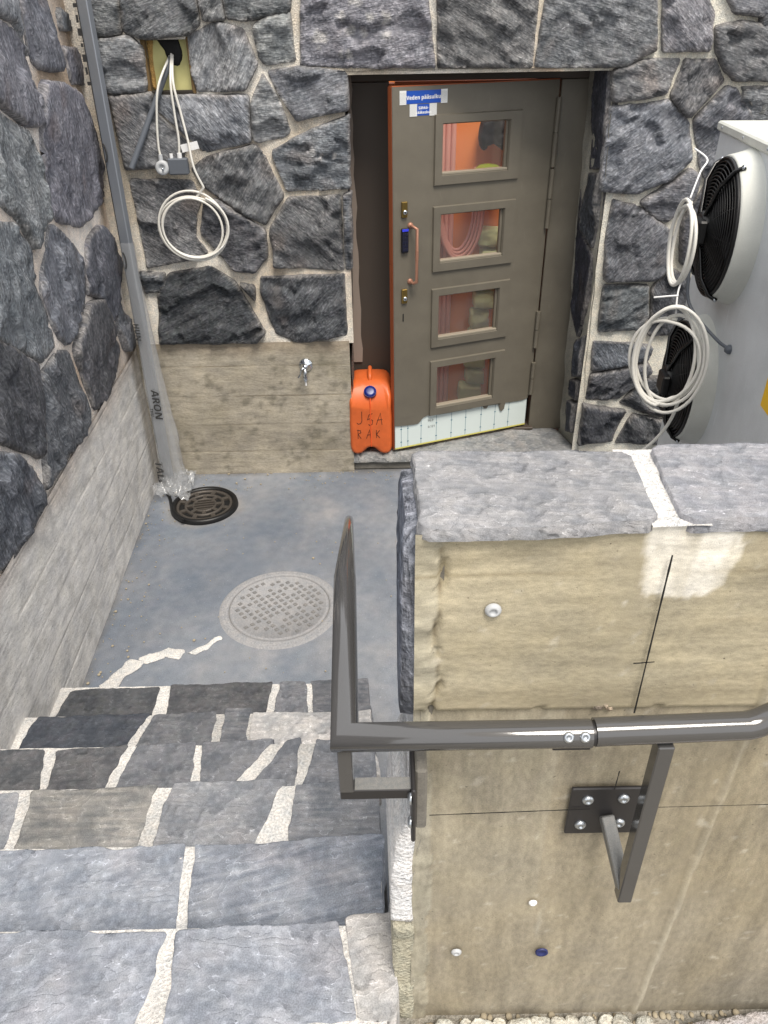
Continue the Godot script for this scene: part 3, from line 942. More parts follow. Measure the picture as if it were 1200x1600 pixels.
# ---------------------------------------------------------------- left wall
func left_wall() -> void:
	var lw := thing("side_wall", "stone-clad wall over pale board-marked concrete, running along the stairs", "wall", Vector3(-1.4, 0, 2.0))
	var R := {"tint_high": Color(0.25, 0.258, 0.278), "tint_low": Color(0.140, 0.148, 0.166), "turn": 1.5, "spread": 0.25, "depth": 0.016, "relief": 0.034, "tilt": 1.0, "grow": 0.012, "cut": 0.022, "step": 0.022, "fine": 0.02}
	var st := sheet(LEFT, -4.2, 0.32, 0.80, 3.4, 0.025, 0.02,
		func(u, v): return nz.get_noise_2d(u * 300.0, v * 300.0) * 0.006 + nz.get_noise_2d(u * 1200.0, v * 1200.0) * 0.003 - 0.003,
		func(u, v):
			var t: float = clampf(0.5 + nc.get_noise_2d(u * 60.0, v * 60.0) * 1.4, 0.0, 1.0)
			var c := Color(0.72, 0.64, 0.57).lerp(Color(0.95, 0.90, 0.85), t)
			var rust: float = clampf(nc.get_noise_2d(u * 50.0 + 900.0, v * 50.0) * 3.0 - 0.7 + clampf(u + 0.2, 0.0, 1.0) * 2.2, 0.0, 1.0)
			return c.lerp(Color(0.40, 0.25, 0.12), rust * 0.6))
	obj("mortar_bed", st, M.mortar, lw)
	var core := ST(true)
	box(core, LEFT, Vector3(-1.95, 1.7, -0.2), Vector3(4.7, 3.4, 0.34))
	obj("masonry_core", core, M.body, lw)
	boulder(lw, LEFT, [-0.35, 2.598, -0.064, 2.606, -0.015, 2.28, -0.139, 2.277, -0.325, 2.303, -0.376, 2.339], R)
	boulder(lw, LEFT, [-0.772, 2.492, -0.537, 2.451, -0.446, 2.386, -0.392, 2.179, -0.469, 2.103, -0.634, 2.121, -0.948, 2.266], R)
	boulder(lw, LEFT, [-0.697, 2.587, -0.394, 2.596, -0.427, 2.352, -0.473, 2.461, -0.754, 2.515], R)
	boulder(lw, LEFT, [-0.311, 2.248, -0.043, 2.221, 0.163, 2.159, 0.301, 1.857, 0.239, 1.676, -0.048, 1.647, -0.203, 1.639, -0.512, 1.73, -0.586, 1.813, -0.496, 1.998, -0.445, 2.113], R)
	boulder(lw, LEFT, [-0.977, 2.229, -0.812, 2.162, -0.625, 2.086, -0.587, 1.958, -0.604, 1.854, -0.637, 1.772, -0.847, 1.694, -0.94, 1.829, -1.164, 1.99], R)
	boulder(lw, LEFT, [0.122, 2.505, 0.27, 2.481, 0.28, 2.43, 0.1, 2.432], R)
	boulder(lw, LEFT, [0.089, 2.358, 0.37, 2.341, 0.345, 2.2, 0.104, 2.216], R)
	boulder(lw, LEFT, [-0.614, 1.736, -0.393, 1.614, -0.291, 1.507, -0.334, 1.401, -0.38, 1.347, -0.61, 1.265, -0.746, 1.258, -0.845, 1.333, -0.892, 1.508, -0.856, 1.584, -0.719, 1.659], R)
	boulder(lw, LEFT, [-0.204, 1.557, 0.06, 1.587, 0.182, 1.498, 0.26, 1.341, 0.082, 1.202, -0.057, 1.122, -0.188, 1.293, -0.343, 1.363], R)
	boulder(lw, LEFT, [-1.242, 1.89, -0.98, 1.822, -0.895, 1.701, -0.946, 1.609, -0.925, 1.518, -0.92, 1.401, -0.892, 1.308, -1.082, 1.304, -1.222, 1.412, -1.479, 1.586], R)
	boulder(lw, LEFT, [-0.378, 1.322, -0.199, 1.28, -0.083, 1.107, -0.023, 0.961, -0.161, 0.87, -0.497, 0.84, -0.612, 0.877, -0.681, 1.166, -0.683, 1.213, -0.527, 1.263], R)
	boulder(lw, LEFT, [0.098, 1.187, 0.226, 1.036, 0.2, 0.894, 0.084, 0.909, 0.01, 1.068], R)
	boulder(lw, LEFT, [-0.891, 1.276, -0.757, 1.233, -0.687, 0.885, -0.813, 0.841, -1.008, 0.869, -1.245, 0.875, -1.369, 0.888, -1.206, 1.13, -1.11, 1.268], R)
	boulder(lw, LEFT, [-1.486, 1.578, -1.35, 1.481, -1.169, 1.341, -1.213, 1.161, -1.34, 1.013, -1.469, 1.12, -1.707, 1.294], R)
	boulder(lw, LEFT, [-1.737, 1.256, -1.554, 1.141, -1.445, 1.015, -1.431, 0.881, -1.537, 0.836, -1.831, 0.849, -1.994, 0.926], R)
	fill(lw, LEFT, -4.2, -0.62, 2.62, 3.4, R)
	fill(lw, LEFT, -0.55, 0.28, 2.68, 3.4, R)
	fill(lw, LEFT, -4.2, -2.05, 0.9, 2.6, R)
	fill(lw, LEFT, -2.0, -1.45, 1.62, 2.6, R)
	var hb := func(u, v):
		var k: float = (v + 0.03) / 0.17
		var f: float = absf(fmod(k, 1.0) - 0.5) * 2.0
		var ov: float = 0.0
		return 0.012 + 0.002 * nz.get_noise_2d(floor(k) * 777.0, 5.0) - 0.003 * clampf((f - 0.95) * 20.0, 0.0, 1.0) * (0.6 + nz.get_noise_2d(u * 150.0, k * 90.0)) + nz.get_noise_2d(u * 200.0, v * 400.0) * 0.002 + ov
	var cb := func(u, v):
		var k: float = floor((v + 0.03) / 0.17)
		var t: float = nz.get_noise_2d(k * 431.0, 90.0) * 0.07 + nc.get_noise_2d(u * 60.0, v * 60.0) * 0.12
		var c := Color(0.82, 0.80, 0.77) * (1.0 + t)
		var sf: float = absf(fmod((v + 0.03) / 0.17, 1.0) - 0.5) * 2.0
		c = c.lerp(Color(0.36, 0.34, 0.32), clampf((sf - 0.955) * 30.0, 0.0, 1.0) * clampf(0.4 + 1.2 * nz.get_noise_2d(u * 160.0, k * 77.0), 0.0, 0.8))
		var warm: float = clampf((v - 0.74 - 0.05 * nz.get_noise_2d(u * 200.0, 0.0)) * 10.0, 0.0, 1.0)
		c = c.lerp(Color(0.56, 0.46, 0.38), warm * 0.55)
		var wet: float = clampf(u * 5.0 - 0.4, 0.0, 1.0)
		c = c.lerp(Color(0.30, 0.24, 0.17), wet * 0.6)
		var scuff: float = clampf(nf.get_noise_2d(u * 160.0, v * 160.0 + 300.0) * 3.0 - 1.2, 0.0, 1.0)
		return c.lerp(Color(0.33, 0.325, 0.32), scuff * 0.3)
	st = sheet(LEFT, -4.2, 0.32, -0.02, 0.852, 0.02, 0.0065, hb, cb)
	obj("concrete_foot", st, M.oldboards, lw)

# ---------------------------------------------------------------- stairs
func stairs() -> void:
	var stairs := thing("stone_stairs", "stairs of grey slate treads with wide white mortar joints", "stairs", Vector3(-0.65, 0, 2.9))
	# mortar body, one block per step
	for k in 6:
		var z0: float = [2.034, 2.345, 2.632, 2.922, 3.216, 3.502][k]
		var z1 := 3.69
		var h: float = 0.17 * (k + 1) - 0.012
		var right: float = [-0.09, -0.07, -0.05, -0.035, -0.02, -0.01][k]
		var st := sheet(Transform3D(Basis(Vector3(1, 0, 0), Vector3(0, 0, -1), Vector3(0, 1, 0)), Vector3(0, h, 0)), -1.345, right, -minf(z1, z0 + 0.4), -z0, 0.015, 0.015,
			func(u, v): return 0.0055 + nz.get_noise_2d(u * 500.0, v * 500.0) * 0.002 + nz.get_noise_2d(u * 1700.0, v * 1700.0) * 0.003,
			func(u, v): return Color(0.68, 0.665, 0.64) * (0.92 + 0.40 * nc.get_noise_2d(u * 80.0, v * 80.0)))
		obj("mortar_joint", st, M.mortar, stairs)
		st = abox(Vector3(-1.36, maxf(0.0, 0.17 * k - 0.05), z0 + 0.008), Vector3(right - 0.005, h, z1), 0.004)
		obj("step_body", st, M.body, stairs)
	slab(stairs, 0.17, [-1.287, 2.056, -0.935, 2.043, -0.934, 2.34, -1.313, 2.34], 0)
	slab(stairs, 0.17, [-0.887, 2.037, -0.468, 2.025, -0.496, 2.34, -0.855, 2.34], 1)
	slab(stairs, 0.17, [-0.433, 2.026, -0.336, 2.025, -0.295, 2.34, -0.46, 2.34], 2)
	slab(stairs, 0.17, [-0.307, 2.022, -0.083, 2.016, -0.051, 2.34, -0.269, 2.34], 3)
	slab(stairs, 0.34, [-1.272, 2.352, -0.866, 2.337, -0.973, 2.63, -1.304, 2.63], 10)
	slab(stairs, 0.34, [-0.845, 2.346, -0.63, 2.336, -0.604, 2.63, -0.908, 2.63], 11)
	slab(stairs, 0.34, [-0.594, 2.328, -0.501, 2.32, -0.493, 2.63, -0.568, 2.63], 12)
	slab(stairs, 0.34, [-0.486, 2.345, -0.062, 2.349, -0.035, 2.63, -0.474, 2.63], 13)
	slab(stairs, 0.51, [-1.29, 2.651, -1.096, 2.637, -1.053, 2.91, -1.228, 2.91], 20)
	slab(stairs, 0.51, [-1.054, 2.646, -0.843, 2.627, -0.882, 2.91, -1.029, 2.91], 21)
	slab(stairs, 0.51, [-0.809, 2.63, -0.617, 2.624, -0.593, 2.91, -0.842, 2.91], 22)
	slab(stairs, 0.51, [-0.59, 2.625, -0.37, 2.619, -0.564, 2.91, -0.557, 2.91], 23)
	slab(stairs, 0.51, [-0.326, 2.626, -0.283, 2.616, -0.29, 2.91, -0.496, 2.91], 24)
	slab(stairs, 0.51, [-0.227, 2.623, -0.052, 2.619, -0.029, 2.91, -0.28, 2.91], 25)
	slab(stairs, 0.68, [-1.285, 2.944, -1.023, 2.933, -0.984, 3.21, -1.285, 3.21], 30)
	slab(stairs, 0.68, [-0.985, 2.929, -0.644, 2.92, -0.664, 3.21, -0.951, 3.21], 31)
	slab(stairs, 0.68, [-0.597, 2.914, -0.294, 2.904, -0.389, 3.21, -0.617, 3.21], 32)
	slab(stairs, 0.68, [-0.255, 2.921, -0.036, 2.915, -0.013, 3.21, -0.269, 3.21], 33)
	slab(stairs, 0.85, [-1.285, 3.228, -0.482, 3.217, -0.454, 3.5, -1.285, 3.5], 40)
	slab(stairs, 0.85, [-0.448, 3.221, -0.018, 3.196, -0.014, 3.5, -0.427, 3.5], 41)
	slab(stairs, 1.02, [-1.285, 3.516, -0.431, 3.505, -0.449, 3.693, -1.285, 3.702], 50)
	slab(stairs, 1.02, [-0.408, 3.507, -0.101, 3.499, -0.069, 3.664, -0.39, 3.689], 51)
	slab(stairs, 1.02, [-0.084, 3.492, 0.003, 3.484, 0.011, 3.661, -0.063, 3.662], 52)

# ---------------------------------------------------------------- parapet on the right
func parapet() -> void:
	var pw := thing("concrete_parapet", "yellowish board-marked concrete wall with stone coping and pencil lines", "wall", Vector3(0.5, 0.8, 3.5))
	var h := func(u, v):
		var z: float = nz.get_noise_2d(u * 90.0, v * 400.0) * 0.002 + nz.get_noise_2d(u * 900.0, v * 900.0) * 0.0008
		if v < 1.703 + 0.002 * sin(u * 40.0): z -= 0.006
		var ed: float = u - 0.062 - 0.010 * nz.get_noise_2d(0.0, v * 900.0)
		if ed < 0.0: z += 0.003 + 0.004 * nz.get_noise_2d(u * 1500.0, v * 1500.0)
		if absf(ed) < 0.005 and v > 1.68: z -= 0.011 * clampf(0.6 + 1.5 * nz.get_noise_2d(7.0, v * 1500.0), 0.0, 1.0)
		var sx: float = 0.49 - (1.718 - v) * 0.035
		if absf(u - sx) < 0.0055: z += 0.005
		var lip: float = clampf((v - 1.938 - 0.010 * nz.get_noise_2d(u * 300.0, 3.0)) * 60.0, 0.0, 1.0) * clampf(1.0 - u * 3.4, 0.0, 1.0)
		z += lip * (0.004 + 0.004 * nz.get_noise_2d(u * 1200.0, v * 1200.0))
		return z
	var c := func(u, v):
		var t: float = nc.get_noise_2d(u * 60.0, v * 300.0) * 0.16 + nc.get_noise_2d(u * 90.0 + 50.0, v * 90.0) * 0.14
		var col := Color(0.475, 0.42, 0.30) * (1.0 + 1.2 * t)
		if v < 1.70:
			col = Color(0.385, 0.338, 0.25) * (1.0 + 0.16 * nc.get_noise_2d(u * 160.0, v * 50.0 + 30.0) + 0.14 * nc.get_noise_2d(u * 70.0, v * 70.0 + 90.0))
			var pale: float = clampf(nc.get_noise_2d(u * 50.0 + 200.0, v * 30.0) * 3.0, 0.0, 1.0) * clampf((0.235 - u) * 60.0, 0.0, 1.0)
			col = col.lerp(Color(0.42, 0.39, 0.31), clampf(pale * 0.4 + 0.35 * clampf((0.237 - u) * 300.0, 0.0, 1.0) * clampf((v - 1.15) * 6.0, 0.0, 1.0), 0.0, 0.7))
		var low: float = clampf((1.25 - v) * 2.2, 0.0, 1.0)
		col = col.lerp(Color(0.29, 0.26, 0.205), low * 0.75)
		if u < 0.062 + 0.010 * nz.get_noise_2d(0.0, v * 900.0): col = col.lerp(Color(0.46, 0.44, 0.36), 0.5)
		# trowelled patch of fresh white mortar under the coping joint
		var px: float = (u - 0.352) / 0.058
		var py: float = (v - 1.945) / 0.055
		var d: float = maxf(absf(px), absf(py)) + nz.get_noise_2d(u * 1400.0, v * 300.0) * 0.30 + nz.get_noise_2d(u * 3000.0, v * 1500.0) * 0.22 + 0.25 * maxf(px, 0.0) * absf(py)
		col = col.lerp(Color(0.86, 0.82, 0.73), clampf((1.02 - d) * 9.0, 0.0, 1.0) * clampf(0.80 + 0.7 * nz.get_noise_2d(u * 2500.0, v * 400.0), 0.0, 1.0))
		var seam: float = absf(u - 0.49 + (1.718 - v) * 0.035 - 0.002 * nz.get_noise_2d(5.0, v * 600.0))
		if seam < 0.006: col = col.lerp(Color(0.58, 0.53, 0.42), 0.55 * clampf(1.4 - seam / 0.005, 0.0, 1.0))
		if u > 0.49 - (1.718 - v) * 0.035 and v < 1.70: col = col * 0.93
		if v > 1.70:
			for by in [1.775, 1.85, 1.925]:
				var bs: float = absf(v - by - 0.002 * nz.get_noise_2d(u * 120.0, by * 900.0))
				col = col.lerp(Color(0.30, 0.25, 0.16), clampf(1.0 - bs / 0.004, 0.0, 1.0) * clampf(0.25 + nz.get_noise_2d(u * 300.0, by * 500.0), 0.0, 0.6))
		var stain: float = clampf(nc.get_noise_2d(u * 130.0 + 400.0, v * 60.0) * 2.4 - 0.2, 0.0, 1.0)
		col = col.lerp(Color(0.27, 0.225, 0.14), stain * 0.28)
		var crack: float = absf(u - 0.062 - 0.010 * nz.get_noise_2d(0.0, v * 900.0))
		if v > 1.68: col = col.lerp(Color(0.13, 0.10, 0.06), clampf(1.0 - crack / 0.004, 0.0, 1.0) * clampf(0.4 + 2.0 * nz.get_noise_2d(9.0, v * 1200.0), 0.0, 0.8))
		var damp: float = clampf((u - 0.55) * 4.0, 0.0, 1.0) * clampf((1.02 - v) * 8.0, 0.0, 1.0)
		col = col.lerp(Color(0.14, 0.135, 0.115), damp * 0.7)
		# thin chalky runs
		var run: float = clampf(1.0 - absf(u - 0.25 - 0.006 * nz.get_noise_2d(3.0, v * 900.0)) * 160.0, 0.0, 1.0) * clampf((1.255 - v) * 9.0, 0.0, 1.0) * clampf((v - 1.12) * 20.0, 0.0, 1.0)
		col = col.lerp(Color(0.60, 0.57, 0.48), run * 0.6)
		var spk: float = clampf(nz.get_noise_2d(u * 2200.0, v * 2200.0) * 6.0 - 3.0, 0.0, 1.0)
		col = col.lerp(Color(0.55, 0.51, 0.42), spk * 0.6)
		return col
	var st := sheet(Transform3D(Basis.IDENTITY, Vector3(0, 0, 3.6)), 0.034, 0.95, 1.70, 1.990, 0.005, 0.005, h, c)
	obj("formed_face", st, M.boards, pw)
	st = sheet(Transform3D(Basis.IDENTITY, Vector3(0, 0, 3.6)), 0.034, 0.95, 0.80, 1.70, 0.005, 0.005, h, c, null, true)
	obj("lower_face", st, M.plainform, pw)
	obj("core", abox(Vector3(0.055, -0.02, 3.435), Vector3(2.7, 1.982, 3.589)), M.body, pw)
	st = sheet(Transform3D(Basis.IDENTITY, Vector3(0, 0, 3.6)), 0.95, 2.7, 1.70, 1.990, 0.012, 0.012, h, c)
	obj("formed_face", st, M.boards, pw)
	st = sheet(Transform3D(Basis.IDENTITY, Vector3(0, 0, 3.6)), 0.95, 2.7, 0.80, 1.70, 0.02, 0.02, h, c, null, true)
	obj("lower_face", st, M.plainform, pw)
	# left end: ragged mortar and a slate cladding slab
	var fr := Transform3D(Basis(Vector3(0, 0, 1), Vector3(0, 1, 0), Vector3(-1, 0, 0)), Vector3(0.05, 0, 0))
	st = sheet(fr, 3.43, 3.598, 0.0, 1.97, 0.01, 0.01, func(u, v): return 0.004 + nz.get_noise_2d(u * 600.0, v * 600.0) * 0.008 + clampf((1.42 - v) * 0.09, 0.0, 0.045) + clampf((u - 3.55) * -0.05, 0.0, 0.01), func(u, v): return Color(0.72, 0.72, 0.72).lerp(Color(0.42, 0.40, 0.34), clampf(nz.get_noise_2d(u * 300.0, v * 300.0) * 2.0 + 0.2 + (1.1 - v) * 2.0, 0.0, 1.0)))
	obj("end_render", st, M.mortar, pw)
	var fr2 := Transform3D(Basis(Vector3(0, 0, 1), Vector3(0, 1, 0), Vector3(-1, 0, 0)), Vector3(0.045, 0, 0))
	st = rough_block(fr2, outline([3.43, 1.985, 3.595, 1.98, 3.60, 1.80, 3.585, 1.70, 3.55, 1.63, 3.43, 1.60], 0.012, 0.006, 0.02), -0.005, 0.022, 0.010, Color(0.22, 0.245, 0.30), 1.5, 1, 0.6, 0.010, 0.15)
	obj("cladding_slate", st, M.rock2, pw)
	st = rough_block(Transform3D.IDENTITY, outline([0.040, 1.20, -0.006, 1.20, -0.004, 1.32, 0.006, 1.42, 0.026, 1.49, 0.044, 1.49], 0.010, 0.005, 0.006), 3.40, 3.597, 0.010, Color(0.70, 0.70, 0.71), 0.0, 1, 0.2, 0.008, 0.1)
	obj("white_render", st, M.mortar, pw)
	st = rough_block(Transform3D.IDENTITY, outline([0.044, 0.86, 0.004, 0.86, 0.0, 1.0, -0.004, 1.195, 0.042, 1.195], 0.010, 0.006, 0.006), 3.40, 3.598, 0.012, Color(0.44, 0.42, 0.33), 0.0, 1, 0.2, 0.008, 0.1)
	obj("crumbling_edge", st, M.mortar, pw)
	# coping: two stones with a white joint
	var cf := Transform3D(Basis(Vector3(1, 0, 0), Vector3(0, 0, -1), Vector3(0, 1, 0)), Vector3.ZERO)
	st = rough_block(cf, outline([0.036, -3.43, 0.316, -3.446, 0.305, -3.607, 0.2, -3.611, 0.036, -3.614], 0.008, 0.006, 0.012), 1.985, 2.000, 0.0035, Color(0.262, 0.262, 0.272), 0.15, 1, 0.3, 0.009, 0.02, 0.0025)
	obj("coping_stone", st, M.cap, pw)
	st = rough_block(cf, outline([0.343, -3.43, 1.0, -3.42, 1.0, -3.603, 0.55, -3.605, 0.326, -3.606], 0.010, 0.006, 0.012), 1.983, 2.000, 0.003, Color(0.275, 0.277, 0.298), 0.15, 1, 0.3, 0.010, 0.02, 0.002)
	obj("coping_stone", st, M.cap, pw)
	st = sheet(Transform3D(Basis(Vector3(1, 0, 0), Vector3(0, 0, -1), Vector3(0, 1, 0)), Vector3(0, 1.994, 0)), 0.295, 0.36, -3.606, -3.43, 0.006, 0.006, func(u, v): return nz.get_noise_2d(u * 900.0, v * 900.0) * 0.003, func(u, v): return Color(0.64, 0.625, 0.60))
	obj("coping_joint", st, M.mortar, pw)
	obj("joint_body", abox(Vector3(0.30, 1.965, 3.435), Vector3(0.355, 1.99, 3.590)), M.mortar, pw)
	for q in [[1.02, 1.55], [1.575, 2.1], [2.12, 2.7]]:
		st = rough_block(cf, outline([q[0], -3.43, q[1], -3.43, q[1] - 0.02, -3.606, q[0] - 0.01, -3.606], 0.012, 0.006, 0.012), 1.983, 2.000, 0.003, Color(0.275, 0.277, 0.298), 0.15, 1, 0.3, 0.016, 0.02, 0.0025)
		obj("coping_stone", st, M.cap, pw)
	# pencil and marker lines on the face
	var line := func(a: Vector2, b: Vector2, w: float):
		var s := ST()
		var n: Vector2 = (b - a).normalized().orthogonal() * w
		var pts := []
		var k := 24
		for i in k:
			var p: Vector2 = a.lerp(b, float(i) / k)
			var q: Vector2 = a.lerp(b, float(i + 1) / k)
			var j: float = nz.get_noise_2d(p.x * 4000.0, p.y * 4000.0) * 0.5 + 0.9
			var j2: float = nz.get_noise_2d(q.x * 4000.0, q.y * 4000.0) * 0.5 + 0.9
			quad(s, Vector3(p.x - n.x * j, p.y - n.y * j, 3.6062), Vector3(q.x - n.x * j2, q.y - n.y * j2, 3.6062), Vector3(q.x + n.x * j2, q.y + n.y * j2, 3.6062), Vector3(p.x + n.x * j, p.y + n.y * j, 3.6062))
		obj("pencil_line", s, M.ink, pw)
	line.call(Vector2(0.323, 1.955), Vector2(0.3215, 1.70), 0.0012)
	line.call(Vector2(0.3215, 1.69), Vector2(0.321, 1.665), 0.0008)
	line.call(Vector2(0.306, 1.789), Vector2(0.332, 1.791), 0.0012)
	line.call(Vector2(0.32, 1.585), Vector2(0.319, 1.545), 0.0010)
	line.call(Vector2(0.058, 1.494), Vector2(0.29, 1.502), 0.0011)
	line.call(Vector2(0.37, 1.503), Vector2(0.75, 1.508), 0.0008)
	# plugs and anchors left in the concrete
	screw_head(pw, "formwork_plug", Vector3(0.127, 1.876, 3.602), Vector3(0, 0, 1), 0.010, M.palegrey)
	screw_head(pw, "formwork_plug", Vector3(0.231, 1.253, 3.600), Vector3(0, 0, 1), 0.007, M.white)
	screw_head(pw, "formwork_plug", Vector3(0.112, 1.105, 3.600), Vector3(0, 0, 1), 0.009, M.palegrey)
	var ring := ST()
	lathe(ring, axis_frame(Vector3(0.26, 1.10, 3.600), Vector3(0, 0, 1)), [0.011, 0.0, 0.011, 0.003, 0.008, 0.003, 0.007, 0.001, 0.0, 0.001], 20)
	obj("blue_sleeve", ring, plain(Color(0.13, 0.16, 0.36), 0.5), pw)
	for e in [[0.275, 1.705, 0.008], [0.290, 1.703, 0.006], [0.284, 1.708, 0.005]]:
		var s2 := rough_block(Transform3D(Basis.IDENTITY, Vector3(0, 0, 3.6)), outline([e[0] - e[2], e[1] - e[2] * 0.6, e[0] + e[2], e[1] - e[2] * 0.6, e[0] + e[2] * 0.8, e[1] + e[2] * 0.6, e[0] - e[2] * 0.8, e[1] + e[2] * 0.6], 0.003, 0.002, 0.002), -0.002, 0.003, 0.002, Color(0.35, 0.27, 0.18), 0.0, 1, 1.0, 0.003)
		obj("knot_chip", s2, M.rock, pw)

# ---------------------------------------------------------------- door frame and the room behind
func doorway() -> void:
	var fr := thing("door_frame", "wide dark brown door frame set deep in the stone opening", "door frame", Vector3(0.5, 0.13, -0.33))
	obj("jamb", abox(Vector3(-0.30, 0.12, -0.42), Vector3(0.066, 2.168, -0.31), 0.004), M.framepaint, fr)
	obj("jamb", abox(Vector3(0.975, 0.12, -0.42), Vector3(1.34, 2.168, -0.31), 0.004), M.doorpaint, fr)
	obj("head", abox(Vector3(-0.30, 2.17, -0.42), Vector3(1.34, 2.32, -0.308), 0.004), M.framepaint, fr)
	var se := ST(true)
	var sp := PackedVector2Array([Vector2(-0.19, 0.62)])
	for k in 20: sp.append(Vector2(-0.128 + 0.012 * nz.get_noise_1d(k * 60.0) - 0.0008 * k + 0.008, 0.62 + 1.6 * k / 19.0))
	sp.append(Vector2(-0.19, 2.22))
	prism(se, Transform3D(Basis.IDENTITY, Vector3(0, 0, -0.31)), sp, 0.0, 0.012)
	obj("sealant_strip", se, plain(Color(0.60, 0.55, 0.51), 0.9), fr)
	# wooden lining seen through the gap
	obj("lining_board", abox(Vector3(0.02, 0.13, -0.56), Vector3(0.098, 1.05, -0.45), 0.003), M.wood, fr)
	obj("lining_board", abox(Vector3(0.02, 1.053, -0.56), Vector3(0.098, 1.86, -0.45), 0.003), M.wood, fr)
	obj("lining_board", abox(Vector3(0.02, 1.863, -0.56), Vector3(0.098, 2.15, -0.45), 0.003), M.wood, fr)
	obj("lining_board", abox(Vector3(0.1, 2.09, -0.56), Vector3(0.48, 2.16, -0.45), 0.003), M.wood, fr)
	obj("lining_board", abox(Vector3(0.483, 2.09, -0.56), Vector3(0.98, 2.16, -0.45), 0.003), M.wood, fr)
	obj("rebate_stop", abox(Vector3(0.90, 0.13, -0.46), Vector3(0.99, 2.168, -0.425), 0.003), M.dark, fr)
	obj("threshold", abox(Vector3(0.03, 0.128, -0.42), Vector3(1.0, 0.145, -0.28), 0.003), M.framepaint, fr)
	# the room: floor, walls and a roof open at the back as a roof light
	struct("room_floor", abox(Vector3(-0.9, -0.5, -1.9), Vector3(1.9, -0.34, -0.37)), M.body)
	struct("room_wall", abox(Vector3(-0.9, -0.34, -1.32), Vector3(1.9, 2.5, -1.25)), M.orangewall)
	struct("room_wall", abox(Vector3(-0.9, -0.34, -1.25), Vector3(-0.82, 2.5, -0.37)), M.orangewall)
	struct("room_wall", abox(Vector3(1.5, -0.34, -1.25), Vector3(1.58, 2.5, -0.37)), M.orangewall)
	struct("room_ceiling", abox(Vector3(-0.9, 2.5, -0.5), Vector3(1.9, 2.58, -0.37)), M.orangewall)

# ---------------------------------------------------------------- the door leaf, swung out towards the left
const LEAF := Transform3D(Basis(Vector3(0.93749, 0, -0.348), Vector3(0, 1, 0), Vector3(0.348, 0, 0.93749)), Vector3(0.076, 0, 0.03))
func lbox(lo: Vector3, hi: Vector3, bev := 0.0, st: SurfaceTool = null) -> SurfaceTool:
	if st == null: st = ST(true)
	box(st, LEAF, (lo + hi) * 0.5, hi - lo, bev)
	return st

